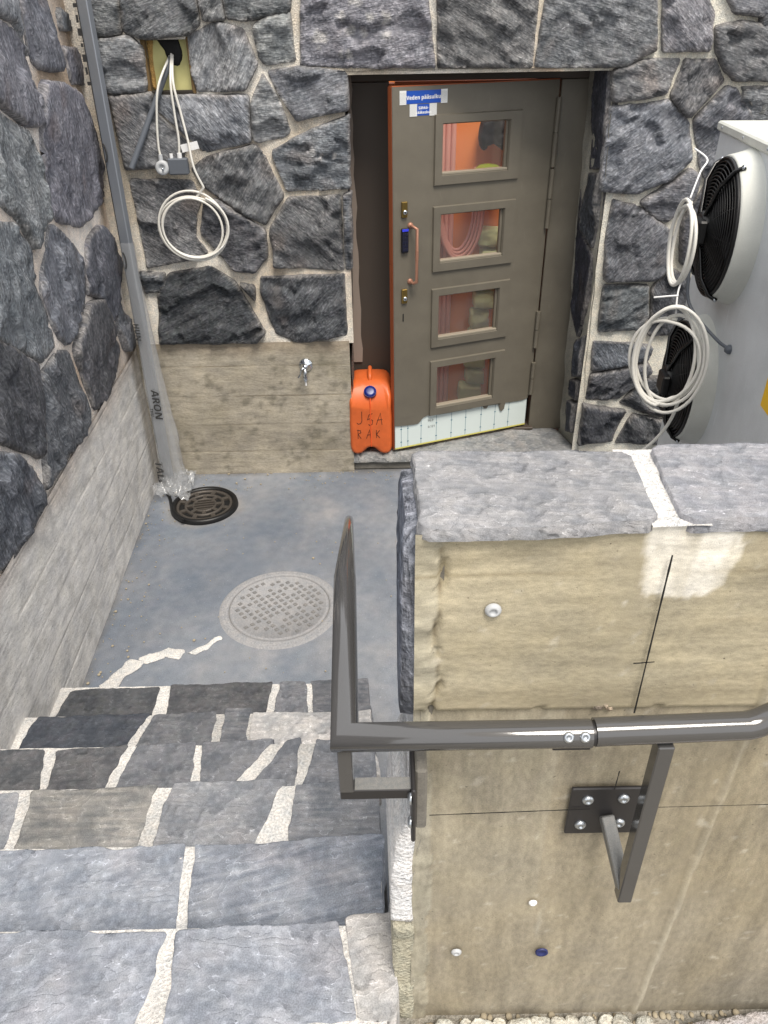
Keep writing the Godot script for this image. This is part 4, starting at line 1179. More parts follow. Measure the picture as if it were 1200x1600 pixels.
func door() -> void:
	var d := thing("door", "grey-brown door ajar with four small square windows and bare insulation at its foot", "door", Vector3(0.965, 0.15, -0.30))
	var rows := [[1.750, 1.992], [1.296, 1.550], [0.852, 1.106], [0.408, 0.672]]
	var g0 := 0.276
	var g1 := 0.662
	var L := 0.947
	# leaf sheet with four openings
	var st := lbox(Vector3(0, 0.372, -0.05), Vector3(g0, 2.166, 0))
	lbox(Vector3(g1, 0.372, -0.05), Vector3(L, 2.166, 0), 0.0, st)
	var prev := 2.166
	for r in rows:
		lbox(Vector3(g0, r[1], -0.05), Vector3(g1, prev, 0), 0.0, st)
		prev = r[0]
	lbox(Vector3(g0, 0.372, -0.05), Vector3(g1, prev, 0), 0.0, st)
	obj("leaf", st, M.doorpaint, d)
	obj("edge_strip", lbox(Vector3(-0.003, 0.16, -0.0012), Vector3(0.0015, 2.168, 0.0012), 0.0006), plain(Color(0.42, 0.40, 0.37), 0.35, 0.4), d)
	obj("wood_edge", lbox(Vector3(-0.004, 0.16, -0.052), Vector3(-0.0002, 1.30, -0.0014), 0.0006), M.wood, d)
	obj("wood_edge", lbox(Vector3(-0.004, 1.303, -0.052), Vector3(-0.0002, 2.166, -0.0014), 0.0006), M.wood, d)
	obj("wood_top", lbox(Vector3(0.0, 2.1662, -0.052), Vector3(L, 2.170, -0.002), 0.0006), M.wood, d)
	for r in rows:
		# raised moulding: four mitred boards
		var o0: float = g0 - 0.048
		var o1: float = g1 + 0.072
		var b0: float = r[0] - 0.052
		var b1: float = r[1] + 0.045
		var f := obj("window", ST_box_frame(o0, o1, b0, b1, g0, g1, r[0], r[1], 0.013), M.doorpaint, d)
		obj("sill", lbox(Vector3(g0, r[0], -0.028), Vector3(g1, r[0] + 0.012, 0.008), 0.002), plain(Color(0.56, 0.53, 0.47), 0.4), f)
		obj("bead", lbox(Vector3(g1 - 0.016, r[0] + 0.012, -0.026), Vector3(g1, r[1], -0.006), 0.002), M.doorpaint, f)
		var p := ST(true)
		quad(p, LEAF * Vector3(g0, r[0], -0.027), LEAF * Vector3(g1, r[0], -0.027), LEAF * Vector3(g1, r[1], -0.027), LEAF * Vector3(g0, r[1], -0.027))
		obj("pane", p, M.glass, f)
	# bare foot of the leaf: pale insulation board, its facing torn away in a ragged line
	var foot := obj("insulation_strip", lbox(Vector3(0.002, 0.168, -0.05), Vector3(L - 0.015, 0.374, -0.009), 0.001), plain(Color(0.83, 0.87, 0.86), 0.6), d)
	obj("yellow_edge", lbox(Vector3(0.0, 0.158, -0.05), Vector3(L - 0.014, 0.168, -0.0085), 0.001), plain(Color(0.80, 0.77, 0.42), 0.7), foot)
	for x in [0.045, 0.09, 0.18, 0.285, 0.39, 0.49, 0.60, 0.70, 0.80]:
		var ln := lbox(Vector3(x, 0.17, -0.0089), Vector3(x + 0.0022, 0.36, -0.0082))
		for y in [0.20, 0.29]:
			lbox(Vector3(x - 0.004, y, -0.0088), Vector3(x + 0.0062, y + 0.006, -0.0080), 0.0, ln)
		obj("printed_line", ln, plain(Color(0.20, 0.42, 0.50), 0.8), foot)
	text_mesh("print", "16.0", 0.020, Transform3D(LEAF.basis, LEAF * Vector3(0.245, 0.318, -0.0082)), M.ink, foot, false, 0.0005)
	text_mesh("print", "0.121", 0.020, Transform3D(LEAF.basis, LEAF * Vector3(0.252, 0.275, -0.0082)), M.ink, foot, false, 0.0005)
	var rag := ST(true)
	var poly := PackedVector2Array([Vector2(0, 0.374)])
	for q in [[0.0, 0.328], [0.06, 0.318], [0.13, 0.312], [0.155, 0.316], [0.17, 0.325], [0.19, 0.352], [0.22, 0.357], [0.30, 0.352], [0.42, 0.349], [0.52, 0.352], [0.60, 0.356], [0.618, 0.336], [0.635, 0.330], [0.645, 0.352], [0.72, 0.347], [0.735, 0.300], [0.745, 0.292], [0.762, 0.305], [0.768, 0.345], [0.86, 0.342], [0.90, 0.347], [0.932, 0.356]]:
		poly.append(Vector2(q[0], q[1] + rng.randf_range(-0.003, 0.003)))
	poly.append(Vector2(0.932, 0.374))
	prism(rag, LEAF, poly, -0.009, -0.0008)
	obj("torn_facing", rag, M.doorpaint, d)
	# hinges on the far edge
	for hg in [[1.745, 2.085], [1.42, 1.735], [0.70, 0.93], [0.385, 0.60]]:
		var hs := ST()
		var hp := LEAF * Vector3(L - 0.004, 0, 0.013)
		var mid: float = (hg[0] + hg[1]) * 0.5
		tube(hs, [Vector3(hp.x, hg[0], hp.z), Vector3(hp.x, mid - 0.003, hp.z)], 0.0135, 12)
		tube(hs, [Vector3(hp.x, mid + 0.003, hp.z), Vector3(hp.x, hg[1], hp.z)], 0.0135, 12)
		tube(hs, [Vector3(hp.x, mid - 0.006, hp.z), Vector3(hp.x, mid + 0.006, hp.z)], 0.0085, 12)
		obj("hinge", hs, M.doorpaint, d)
	# furniture on the free edge
	for ly in [1.595, 1.132]:
		var lk := obj("lock", lbox(Vector3(0.045, ly - 0.040, 0.0), Vector3(0.078, ly + 0.040, 0.014), 0.003), M.brass, d)
		var cyl := ST()
		lathe(cyl, axis_frame(LEAF * Vector3(0.062, ly - 0.012, 0.014), LEAF.basis.z), [0.012, 0.0, 0.011, 0.008, 0.006, 0.009, 0.0, 0.009], 18)
		obj("cylinder", cyl, M.chrome, lk)
		obj("key_slot", lbox(Vector3(0.0608, ly - 0.018, 0.0225), Vector3(0.0632, ly - 0.006, 0.0236)), M.dark, lk)
	var kp := obj("keypad", lbox(Vector3(0.043, 1.372, 0.0), Vector3(0.083, 1.500, 0.018), 0.004), plain(Color(0.07, 0.075, 0.12), 0.35), d)
	for i in 3:
		for j in 5:
			obj("key", lbox(Vector3(0.0475 + i * 0.0108, 1.382 + j * 0.0195, 0.0175), Vector3(0.0565 + i * 0.0108, 1.397 + j * 0.0195, 0.0195), 0.001), plain(Color(0.10, 0.11, 0.20), 0.4), kp)
	obj("keypad_top", lbox(Vector3(0.045, 1.485, 0.018), Vector3(0.081, 1.498, 0.0188)), plain(Color(0.22, 0.26, 0.85), 0.35), kp)
	obj("keyhole_plate", lbox(Vector3(0.053, 0.985, 0.0), Vector3(0.060, 1.03, 0.002), 0.001), M.dark, d)
	var hd := ST()
	tube(hd, [LEAF * Vector3(0.098, 1.510, 0.0), LEAF * Vector3(0.100, 1.510, 0.045), LEAF * Vector3(0.114, 1.500, 0.058), LEAF * Vector3(0.114, 1.22, 0.058), LEAF * Vector3(0.100, 1.21, 0.045), LEAF * Vector3(0.098, 1.21, 0.0)], 0.008, 12)
	for hy in [1.51, 1.21]:
		lathe(hd, axis_frame(LEAF * Vector3(0.098, hy, 0.0), LEAF.basis.z), [0.016, 0.0, 0.016, 0.006, 0.009, 0.012, 0.0, 0.012], 16)
	tube(hd, [LEAF * Vector3(0.114, 1.34, 0.058), LEAF * Vector3(0.114, 1.39, 0.058)], 0.0092, 12)
	obj("pull_handle", hd, M.copper, d)
	# paper signs taped on
	sign_paper("sign", "blue sign reading Veden pääsulku taped at the door's top corner", 0.070, 0.268, 2.090, 2.147, 0.036, [["Veden pääsulku", 0.0245, 0.168, 2.117]])
	sign_paper("sign", "smaller blue sign with two lines of text taped under the larger one", 0.128, 0.206, 2.036, 2.086, 0.040, [["Sähkö-", 0.017, 0.167, 2.070], ["pääkeskus", 0.017, 0.167, 2.050]])

func ST_box_frame(o0: float, o1: float, b0: float, b1: float, g0: float, g1: float, r0: float, r1: float, hgt: float) -> SurfaceTool:
	var st := ST(true)
	var e := 0.004
	var O := [Vector3(o0, b0, 0), Vector3(o1, b0, 0), Vector3(o1, b1, 0), Vector3(o0, b1, 0)]
	var T := [Vector3(o0 + e, b0 + e, hgt), Vector3(o1 - e, b0 + e, hgt), Vector3(o1 - e, b1 - e, hgt), Vector3(o0 + e, b1 - e, hgt)]
	var I := [Vector3(g0 - e, r0 - e, hgt), Vector3(g1 + e, r0 - e, hgt), Vector3(g1 + e, r1 + e, hgt), Vector3(g0 - e, r1 + e, hgt)]
	var D := [Vector3(g0 + 0.002, r0 + 0.002, 0.002), Vector3(g1 - 0.002, r0 + 0.002, 0.002), Vector3(g1 - 0.002, r1 - 0.002, 0.002), Vector3(g0 + 0.002, r1 - 0.002, 0.002)]
	var E := [D[0] + Vector3(0, 0, -0.05), D[1] + Vector3(0, 0, -0.05), D[2] + Vector3(0, 0, -0.05), D[3] + Vector3(0, 0, -0.05)]
	for i in 4:
		var j := (i + 1) % 4
		quad(st, LEAF * O[i], LEAF * O[j], LEAF * T[j], LEAF * T[i])
		quad(st, LEAF * T[i], LEAF * T[j], LEAF * I[j], LEAF * I[i])
		quad(st, LEAF * I[i], LEAF * I[j], LEAF * D[j], LEAF * D[i])
		quad(st, LEAF * D[i], LEAF * D[j], LEAF * E[j], LEAF * E[i])
	return st

func sign_paper(called: String, label: String, x0: float, x1: float, y0: float, y1: float, tape: float, lines: Array) -> void:
	var at := LEAF * Vector3((x0 + x1) * 0.5, y0, 0.003)
	var s := thing(called, label, "sign", at, "taped paper signs on the door")
	obj("paper", lbox(Vector3(x0, y0, 0.0004), Vector3(x1, y1, 0.0014)), M.blue, s)
	for side in 2:
		var a: float = x0 - tape + 0.004 if side == 0 else x1 - 0.006
		var tp := lbox(Vector3(a, y0 - 0.003, 0.0015), Vector3(a + tape, y1 + 0.002, 0.0022))
		var o := obj("tape", tp, plain(Color(0.86, 0.86, 0.85), 0.35), s)
		var h := ST(true)
		var k := 0.0
		while k < tape + 0.05:
			var p0 := Vector2(a + k, y0)
			var ln: float = minf(y1 - y0, 0.05)
			var q0 := maxf(p0.x - ln, a)
			var q1 := minf(p0.x, a + tape)
			if q1 > q0 + 0.002:
				var ya: float = y0 + (p0.x - q1)
				var yb: float = y0 + (p0.x - q0)
				quad(h, LEAF * Vector3(q1, ya, 0.0025), LEAF * Vector3(q1, ya + 0.0014, 0.0025), LEAF * Vector3(q0, yb + 0.0014, 0.0025), LEAF * Vector3(q0, yb, 0.0025))
			k += 0.0075
		obj("tape_print", h, plain(Color(0.62, 0.64, 0.66), 0.5), o)
	for l in lines:
		text_mesh("lettering", l[0], l[1], Transform3D(LEAF.basis * Basis(Vector3(0, 0, 1), 0.01), LEAF * Vector3(l[2], l[3], 0.0022)), M.white, s, true, 0.0008)

# what can be made out through the panes
func room_things() -> void:
	var pk := plain(Color(0.86, 0.62, 0.56), 0.6)
	var hose := thing("hose_coil", "pale pink hose hanging in loops inside behind the second window", "hose", Vector3(0.42, 1.2, -1.15))
	var st := ST()
	for k in 4:
		var c := Vector3(0.535 + 0.006 * k, 1.36, -1.18 + 0.02 * k)
		var pts := []
		for i in 33:
			var a := PI + PI * i / 32.0
			pts.append(c + Vector3(cos(a) * (0.11 + 0.013 * k), sin(a) * (0.28 + 0.018 * k), 0))
		pts.push_front(pts[0] + Vector3(0.02, 0.14, 0))
		pts.push_back(pts[-1] + Vector3(0, 0.25, 0))
		tube(st, pts, 0.011, 8)
	obj("loops", st, pk, hose)
	var dr := ST()
	for k in 3: tube(dr, [Vector3(0.425 + k * 0.035, -0.34, -1.21), Vector3(0.425 + k * 0.035, 2.45, -1.21)], 0.018, 10)
	top("pipe_bundle", dr, pk, "pale upright pipes behind the left edge of the top window", "pipes")
	var jk := rough_block(Transform3D(Basis.IDENTITY, Vector3(0, 0, -1.2)), outline([0.645, 1.80, 0.66, 1.72, 0.70, 1.71, 0.73, 1.76, 0.80, 1.72, 0.93, 1.60, 1.0, 1.90, 0.80, 1.95, 0.68, 1.90, 0.66, 1.87], 0.02, 0.01, 0.02), 0.0, 0.07, 0.05, Color(0.03, 0.025, 0.03), 0.0, 3)
	top("jacket", jk, M.dark, "dark bundle hanging inside behind the top window", "jacket")
	var ht := ST()
	lathe(ht, Transform3D(Basis(Vector3(1, 0, 0), Vector3(0, 1, 0), Vector3(0, 0, 1)), Vector3(0.72, 1.50, -1.12)), [0.13, 0.0, 0.125, 0.05, 0.10, 0.10, 0.06, 0.13, 0.0, 0.14], 20)
	top("helmet", ht, plain(Color(0.50, 0.55, 0.06), 0.4), "yellow-green rounded helmet low behind the top window", "helmet")
	var pile := thing("block_stack", "column of rough pale green blocks inside behind the lower three windows", "blocks", Vector3(0.68, -0.34, -1.16))
	var greenish := plain(Color(0.78, 0.82, 0.60), 0.9)
	var y := -0.335
	for k in 11:
		var hgt: float = [0.14, 0.13, 0.15, 0.13, 0.14, 0.16, 0.15, 0.14, 0.16, 0.13, 0.14][k]
		var x: float = 0.655 + 0.011 * k + (0.02 if k % 2 else 0.0)
		var w: float = 0.075 + 0.02 * (k % 3) * 0.5
		var s := rough_block(Transform3D(Basis.IDENTITY, Vector3(0, 0, -1.16)), outline([x - w, y + 0.008, x + w, y, x + w * 0.9, y + hgt - 0.016, x - w * 0.9, y + hgt - 0.01], 0.02, 0.008, 0.012), -0.08, 0.03, 0.02, Color(0.55, 0.62, 0.36), 0.0, 2, 0.2)
		obj("block", s, greenish, pile)
		y += hgt

# ---------------------------------------------------------------- outdoor unit with two fans
func air_unit() -> void:
	var n := Vector3(-0.99357, 0, -0.11320)
	var t := Vector3(-0.11320, 0, 0.99357)      # along the fan side, towards the camera
	var P := Vector3(1.252, 0, 1.2)
	var F := Transform3D(Basis(t, Vector3(0, 1, 0), n), P)
	var u := thing("air_unit", "pale grey outdoor heat-pump unit with two black fans on its side", "heat pump", Vector3(1.7, 0.0, 1.9))
	var st := ST(true)
	box(st, F, Vector3(0.62, 1.15, -0.55), Vector3(1.24, 1.90, 1.10), 0.006)
	obj("casing", st, M.acpaint, u)
	var lid := ST(true)
	box(lid, F, Vector3(0.62, 2.109, -0.55), Vector3(1.262, 0.032, 1.122), 0.006)
	var lo := obj("lid", lid, M.acwhite, u)
	for k in 5:
		screw_head(lo, "screw", F * Vector3(0.06 + k * 0.26, 2.109, 0.0112), n, 0.005, M.zinc)
	for s in [[0.08, -0.1], [1.1, -0.1], [0.08, -1.0], [1.1, -1.0]]:
		var ft := ST(true)
		box(ft, F, Vector3(s[0], 0.1, s[1]), Vector3(0.08, 0.2, 0.08), 0.004)
		obj("foot", ft, M.acpaint, u)
	var lab := ST(true)
	box(lab, F, Vector3(1.055, 1.525, 0.0006), Vector3(0.10, 0.12, 0.0012))
	var lb := obj("warning_label", lab, plain(Color(0.95, 0.75, 0.02), 0.5), u)
	for k in 2:
		var fy: float = [1.845, 1.270][k]
		var C := F * Vector3([0.43, 0.36][k], fy, 0)
		var fr := axis_frame(C, n).scaled_local(Vector3(0.97, 0.85, 0.97))
		var fan := ST()
		lathe(fan, fr, [0.254, 0.0, 0.250, 0.010, 0.246, 0.022, 0.240, 0.045, 0.235, 0.070, 0.232, 0.078, 0.222, 0.078, 0.218, 0.02, 0.0, 0.015], 48)
		var f := obj("fan", fan, M.acwhite, u)
		# black guard: concentric wires over a shallow dome, spokes, motor, support arms
		var dsk := ST()
		lathe(dsk, fr, [0.216, 0.03, 0.216, 0.094], 40)
		lathe(dsk, fr, [0.216, 0.03, 0.0, 0.028], 40)
		obj("fan_well", dsk, M.dark, f)
		var wires := ST()
		for w in 15:
			var r: float = 0.224 - w * 0.0112
			var y: float = 0.084 + 0.045 * (1.0 - pow(r / 0.224, 3.0))
			var pts := []
			for i in 48: pts.append(fr * Vector3(cos(TAU * i / 48.0) * r, y, sin(TAU * i / 48.0) * r))
			tube(wires, pts, 0.0021 if w else 0.005, 5, false, true)
		for q in 2:
			var r2 := 0.226
			var pts2 := []
			for i in 48: pts2.append(fr * Vector3(cos(TAU * i / 48.0) * r2, 0.080 - q * 0.02, sin(TAU * i / 48.0) * r2))
			tube(wires, pts2, 0.0025, 5, false, true)
		for sp in 12:
			var a := TAU * sp / 12.0
			var pts3 := []
			for i in 8:
				var r3: float = lerpf(0.226, 0.05, i / 7.0)
				pts3.append(fr * Vector3(cos(a) * r3, 0.082 + 0.045 * (1.0 - pow(r3 / 0.226, 3.0)), sin(a) * r3))
			tube(wires, pts3, 0.002, 5, false)
		var g := obj("guard", wires, M.black, f)
		g.set_meta("kind", "stuff")
		var mot := ST()
		lathe(mot, fr, [0.0, 0.150, 0.050, 0.150, 0.058, 0.142, 0.060, 0.06, 0.0, 0.06], 20)
		obj("motor", mot, M.black, f)
		var bx := ST(true)
		box(bx, F, Vector3([0.46, 0.39][k], fy, 0.130), Vector3(0.09, 0.075, 0.03), 0.006)
		obj("terminal_box", bx, M.black, f)
		for bl in 5:
			var a2 := TAU * bl / 5.0 + 0.4
			var bs := ST(true)
			var q := []
			for e in [[0.055, 0.045, -0.28], [0.205, 0.045, -0.16], [0.205, 0.085, 0.22], [0.055, 0.085, 0.26]]:
				q.append(fr * Vector3(cos(a2 + e[2]) * e[0], e[1], sin(a2 + e[2]) * e[0]))
			quad(bs, q[0], q[1], q[2], q[3])
			obj("blade", bs, plain(Color(0.10, 0.10, 0.105), 0.5), f)
		for a3 in [0.5, PI - 0.5, PI + 0.6, -0.6]:
			var arm := ST()
			var d := Vector3(cos(a3), 0, sin(a3))
			tube(arm, [fr * (d * 0.055 + Vector3(0, 0.140, 0)), fr * (d * 0.17 + Vector3(0, 0.125, 0)), fr * (d * 0.228 + Vector3(0, 0.092, 0)), fr * (d * 0.246 + Vector3(0, 0.060, 0))], 0.007, 8)
			var ao := obj("support_arm", arm, M.blackgloss, f)
			screw_head(ao, "bolt", fr * (d * 0.245 + Vector3(0, 0.068, 0)), fr.basis * (d * 0.6 + Vector3(0, 1, 0)), 0.008, M.zinc)
	var lead := ST()
	tube(lead, spline([F * Vector3(0.47, 1.80, 0.14), F * Vector3(0.48, 1.70, 0.14), F * Vector3(0.50, 1.60, 0.12), F * Vector3(0.60, 1.52, 0.04), F * Vector3(0.64, 1.50, 0.0)], 8), 0.006, 8)
	lathe(lead, axis_frame(F * Vector3(0.64, 1.50, 0.0), n), [0.016, 0.0, 0.016, 0.008, 0.009, 0.018, 0.0, 0.018], 14)
	obj("fan_lead", lead, M.greyplastic, u)

# ---------------------------------------------------------------- handrail
func handrail() -> void:
	var hr := thing("handrail", "glossy dark grey tube handrail bending round the parapet corner", "handrail", Vector3(0.31, 1.38, 3.66))
	var y := 1.742
	var r := 0.0172
	var st := ST()
	# main run: level along the parapet, mitred corner, level along the stairs, then down
	tube(st, [Vector3(0.243, y, 3.674), Vector3(-0.052, y, 3.674), Vector3(-0.062, y, 3.365), Vector3(-0.135, y - 0.90, 3.365 - 1.52)], r, 28)
	obj("rail_tube", st, M.rail, hr)
	st = ST()
	tube(st, [Vector3(0.247, y + 0.002, 3.674), Vector3(0.430, y + 0.004, 3.670), Vector3(0.441, y + 0.006, 3.669), Vector3(0.452, y + 0.011, 3.668), Vector3(0.60, y + 0.085, 3.660), Vector3(0.75, y + 0.16, 3.652)], r, 28)
	obj("rail_tube", st, M.rail, hr)
	st = ST()
	tube(st, [Vector3(0.195, y, 3.674), Vector3(0.26, y, 3.674)], r * 0.9, 24)
	obj("splice_sleeve", st, M.plate, hr)
	var dr := Vector3(0, 0.55, 0.83).normalized()
	for x in [0.213, 0.2325]:
		screw_head(hr, "countersunk_screw", Vector3(x, y, 3.674) + dr * (r - 0.0012), dr, 0.0068, M.zinc)
	obj("splice_lip", abox(Vector3(0.198, y - r - 0.004, 3.668), Vector3(0.244, y - r + 0.001, 3.682), 0.001), M.plate, hr)
	# corner bracket: post down, arm to the side of the parapet, plate with two screws
	var b1 := obj("bracket", abox(Vector3(-0.062, 1.648, 3.664), Vector3(-0.044, y - r + 0.003, 3.682), 0.0012), M.rail, hr)
	obj("arm", abox(Vector3(-0.0615, 1.632, 3.662), Vector3(0.028, 1.650, 3.680), 0.0012), M.plate, b1)
	b1.position += Vector3.ZERO
	obj("weld_arm", abox(Vector3(-0.043, 1.6505, 3.6615), Vector3(0.028, 1.6515, 3.6795)), M.railend, b1)
	obj("plate", abox(Vector3(0.028, 1.555, 3.602), Vector3(0.034, 1.660, 3.69), 0.002), M.plate, b1)
	for q in [1.640, 1.592]:
		screw_head(b1, "screw", Vector3(0.028, q, 3.685), Vector3(-1, 0, 0), 0.008, M.zinc)
	obj("plate_packing", abox(Vector3(0.0342, 1.54, 3.60), Vector3(0.05, 1.66, 3.66), 0.003), M.body, b1)
	# middle bracket: square post down from the rail, arm back to a plate on the face
	var dn := Vector3(0.333, 1.405, 3.678)
	var b2 := obj("bracket", abox(Vector3(0.3235, 1.40, 3.668), Vector3(0.3435, y - r + 0.004, 3.688), 0.0015), M.rail, hr)
	var am := ST(true)
	var ax := Vector3(0.3335, 1.412, 3.672)
	box(am, Transform3D(Basis.IDENTITY, Vector3.ZERO), Vector3(0.3235, 1.458, 3.636), Vector3(0.019, 0.022, 0.072), 0.0015) if false else null
	var frm := Transform3D(Basis(Vector3(1, 0, 0), 0.0), Vector3.ZERO)
	var a0 := Vector3(0.3165, 1.484, 3.604)
	var a1 := Vector3(0.3325, 1.418, 3.676)
	var zd := (a1 - a0).normalized()
	var xd := Vector3(1, 0, 0)
	xd = (xd - zd * xd.dot(zd)).normalized()
	box(am, Transform3D(Basis(xd, zd.cross(xd), zd), (a0 + a1) * 0.5), Vector3.ZERO, Vector3(0.019, 0.019, (a1 - a0).length()), 0.0015)
	obj("arm", am, M.railend, b2)
	obj("plate", abox(Vector3(0.260, 1.440, 3.598), Vector3(0.362, 1.544, 3.604), 0.002), M.plate, b2)
	for q in [[0.285, 1.520], [0.336, 1.522], [0.281, 1.463], [0.338, 1.466]]:
		screw_head(b2, "screw", Vector3(q[0], q[1], 3.604), Vector3(0, 0, 1), 0.0085, M.zinc)

# ---------------------------------------------------------------- drain and manhole
func floor_covers() -> void:
	var c := Vector3(-1.075, 0.002, 0.405)
	var d := thing("floor_drain", "round cast iron drain grate with black rubber rim near the wall corner", "drain", c)
	var st := ST()
	lathe(st, Transform3D(Basis.IDENTITY, c), [0.168, -0.01, 0.168, 0.020, 0.176, 0.027, 0.190, 0.027, 0.197, 0.020, 0.200, 0.0], 56)
	obj("rubber_rim", st, M.black, d)
	st = ST()
	lathe(st, Transform3D(Basis.IDENTITY, c), [0.168, 0.004, 0.0, 0.003], 40)
	obj("sump", st, plain(Color(0.02, 0.02, 0.02), 0.9), d)
	var iron := plain(Color(0.34, 0.32, 0.30), 0.55, 0.45)
	iron.albedo_texture = M.mortar.albedo_texture
	iron.albedo_color = Color(0.5, 0.47, 0.44)
	tri_map(iron, 0.2)
	var gr := ST()
	for rr in [[0.150, 0.166], [0.104, 0.117], [0.062, 0.072]]:
		lathe(gr, Transform3D(Basis.IDENTITY, c), [rr[0], 0.004, rr[0], 0.017, rr[1], 0.017, rr[1], 0.004], 56)
	for k in 8:
		var a := TAU * (k + 0.3) / 8.0
		var u := Vector3(cos(a), 0, sin(a))
		box(gr, Transform3D(Basis(u, Vector3(0, 1, 0), u.cross(Vector3(0, 1, 0))), c + u * 0.133), Vector3(0, 0.0105, 0), Vector3(0.04, 0.0125, 0.026))
		var a2 := a + TAU / 16.0
		var u2 := Vector3(cos(a2), 0, sin(a2))
		box(gr, Transform3D(Basis(u2, Vector3(0, 1, 0), u2.cross(Vector3(0, 1, 0))), c + u2 * 0.088), Vector3(0, 0.0105, 0), Vector3(0.036, 0.0125, 0.022))
	var b := Basis(Vector3(0, 1, 0), 0.18)
	for k in 5:
		var z := -0.052 + k * 0.026
		var w := sqrt(maxf(0.001, 0.066 * 0.066 - z * z)) * 2.0
		box(gr, Transform3D(b, c), Vector3(0, 0.0105, z), Vector3(w, 0.0125, 0.011))
	obj("grate", gr, iron, d)
	# black lead running out of the film to the drain
	var cb := ST()
	tube(cb, spline([Vector3(-1.36, 0.02, 0.22), Vector3(-1.31, 0.012, 0.30), Vector3(-1.275, 0.012, 0.40), Vector3(-1.24, 0.014, 0.50), Vector3(-1.16, 0.03, 0.60)], 8), 0.010, 8)
	top("rubber_strip", cb, M.black, "short black rubber strip running from the film to the drain rim", "cable")
	# manhole
	var mc := Vector3(-0.527, 0.003, 1.353)
	var m := thing("manhole_cover", "round concrete-dusted manhole cover with square studs in the floor", "manhole cover", mc)
	var dusty := plain(Color(1, 1, 1), 0.9)
	dusty.albedo_texture = M.mortar.albedo_texture
	dusty.albedo_color = Color(0.86, 0.86, 0.87)
	tri_map(dusty, 0.35)
	var ds2: StandardMaterial3D = dusty.duplicate()
	ds2.albedo_color = Color(0.70, 0.695, 0.69)
	st = ST()
	lathe(st, Transform3D(Basis.IDENTITY, mc), [0.250, 0.002, 0.252, 0.007, 0.268, 0.008, 0.272, 0.005, 0.278, 0.007, 0.290, 0.003, 0.30, -0.004], 64)
	obj("frame_ring", st, dusty, m)
	st = ST()
	lathe(st, Transform3D(Basis.IDENTITY, mc), [0.246, 0.001, 0.244, 0.007, 0.232, 0.007, 0.229, 0.004, 0.0, 0.004], 64)
	obj("lid", st, dusty, m)
	st = ST()
	lathe(st, Transform3D(Basis.IDENTITY, mc), [0.254, 0.001, 0.243, 0.002], 64)
	obj("gap", st, ds2, m)
	var studs := ST(true)
	for i in range(-9, 10):
		for j in range(-9, 10):
			var p := Vector2(i * 0.050 + (0.025 if j % 2 else 0.0), j * 0.024).rotated(0.12)
			if p.length() > 0.215: continue
			if rng.randf() < 0.15: continue
			box(studs, Transform3D(Basis(Vector3(0, 1, 0), 0.78 + rng.randf_range(-0.1, 0.1)), mc + Vector3(p.x, 0.0048, p.y)), Vector3.ZERO, Vector3(0.019, 0.006, 0.019), 0.002)
	var so := obj("studs", studs, ds2, m)
	so.set_meta("kind", "stuff")
	# strip of spilt mortar on the floor
	for q in [[[-1.27, -1.885, -1.235, -1.80, -1.17, -1.72, -1.10, -1.725, -1.13, -1.79, -1.18, -1.86, -1.20, -1.92]], [[-1.15, -1.71, -1.08, -1.665, -1.0, -1.63, -0.93, -1.625, -0.93, -1.69, -1.03, -1.705, -1.09, -1.745]], [[-0.92, -1.66, -0.85, -1.60, -0.78, -1.565, -0.77, -1.585, -0.84, -1.645, -0.89, -1.675]]]:
		var s2 := rough_block(Transform3D(Basis(Vector3(1, 0, 0), Vector3(0, 0, -1), Vector3(0, 1, 0)), Vector3(0, 0.002, 0)), outline(q[0], 0.008, 0.028, 0.006), 0.0, 0.004, 0.006, Color(0.70, 0.685, 0.66), 0.0, 1, 0.0, 0.008, 0.1)
		top("mortar_spill", s2, M.mortar, ["crusty white mortar spill by the left end of the lowest step", "middle streak of white mortar spilt on the floor", "smallest fleck of spilt mortar beside the manhole cover"][used.get("mortar_spill", -1) + 1], "mortar", "white mortar spilt on the floor")

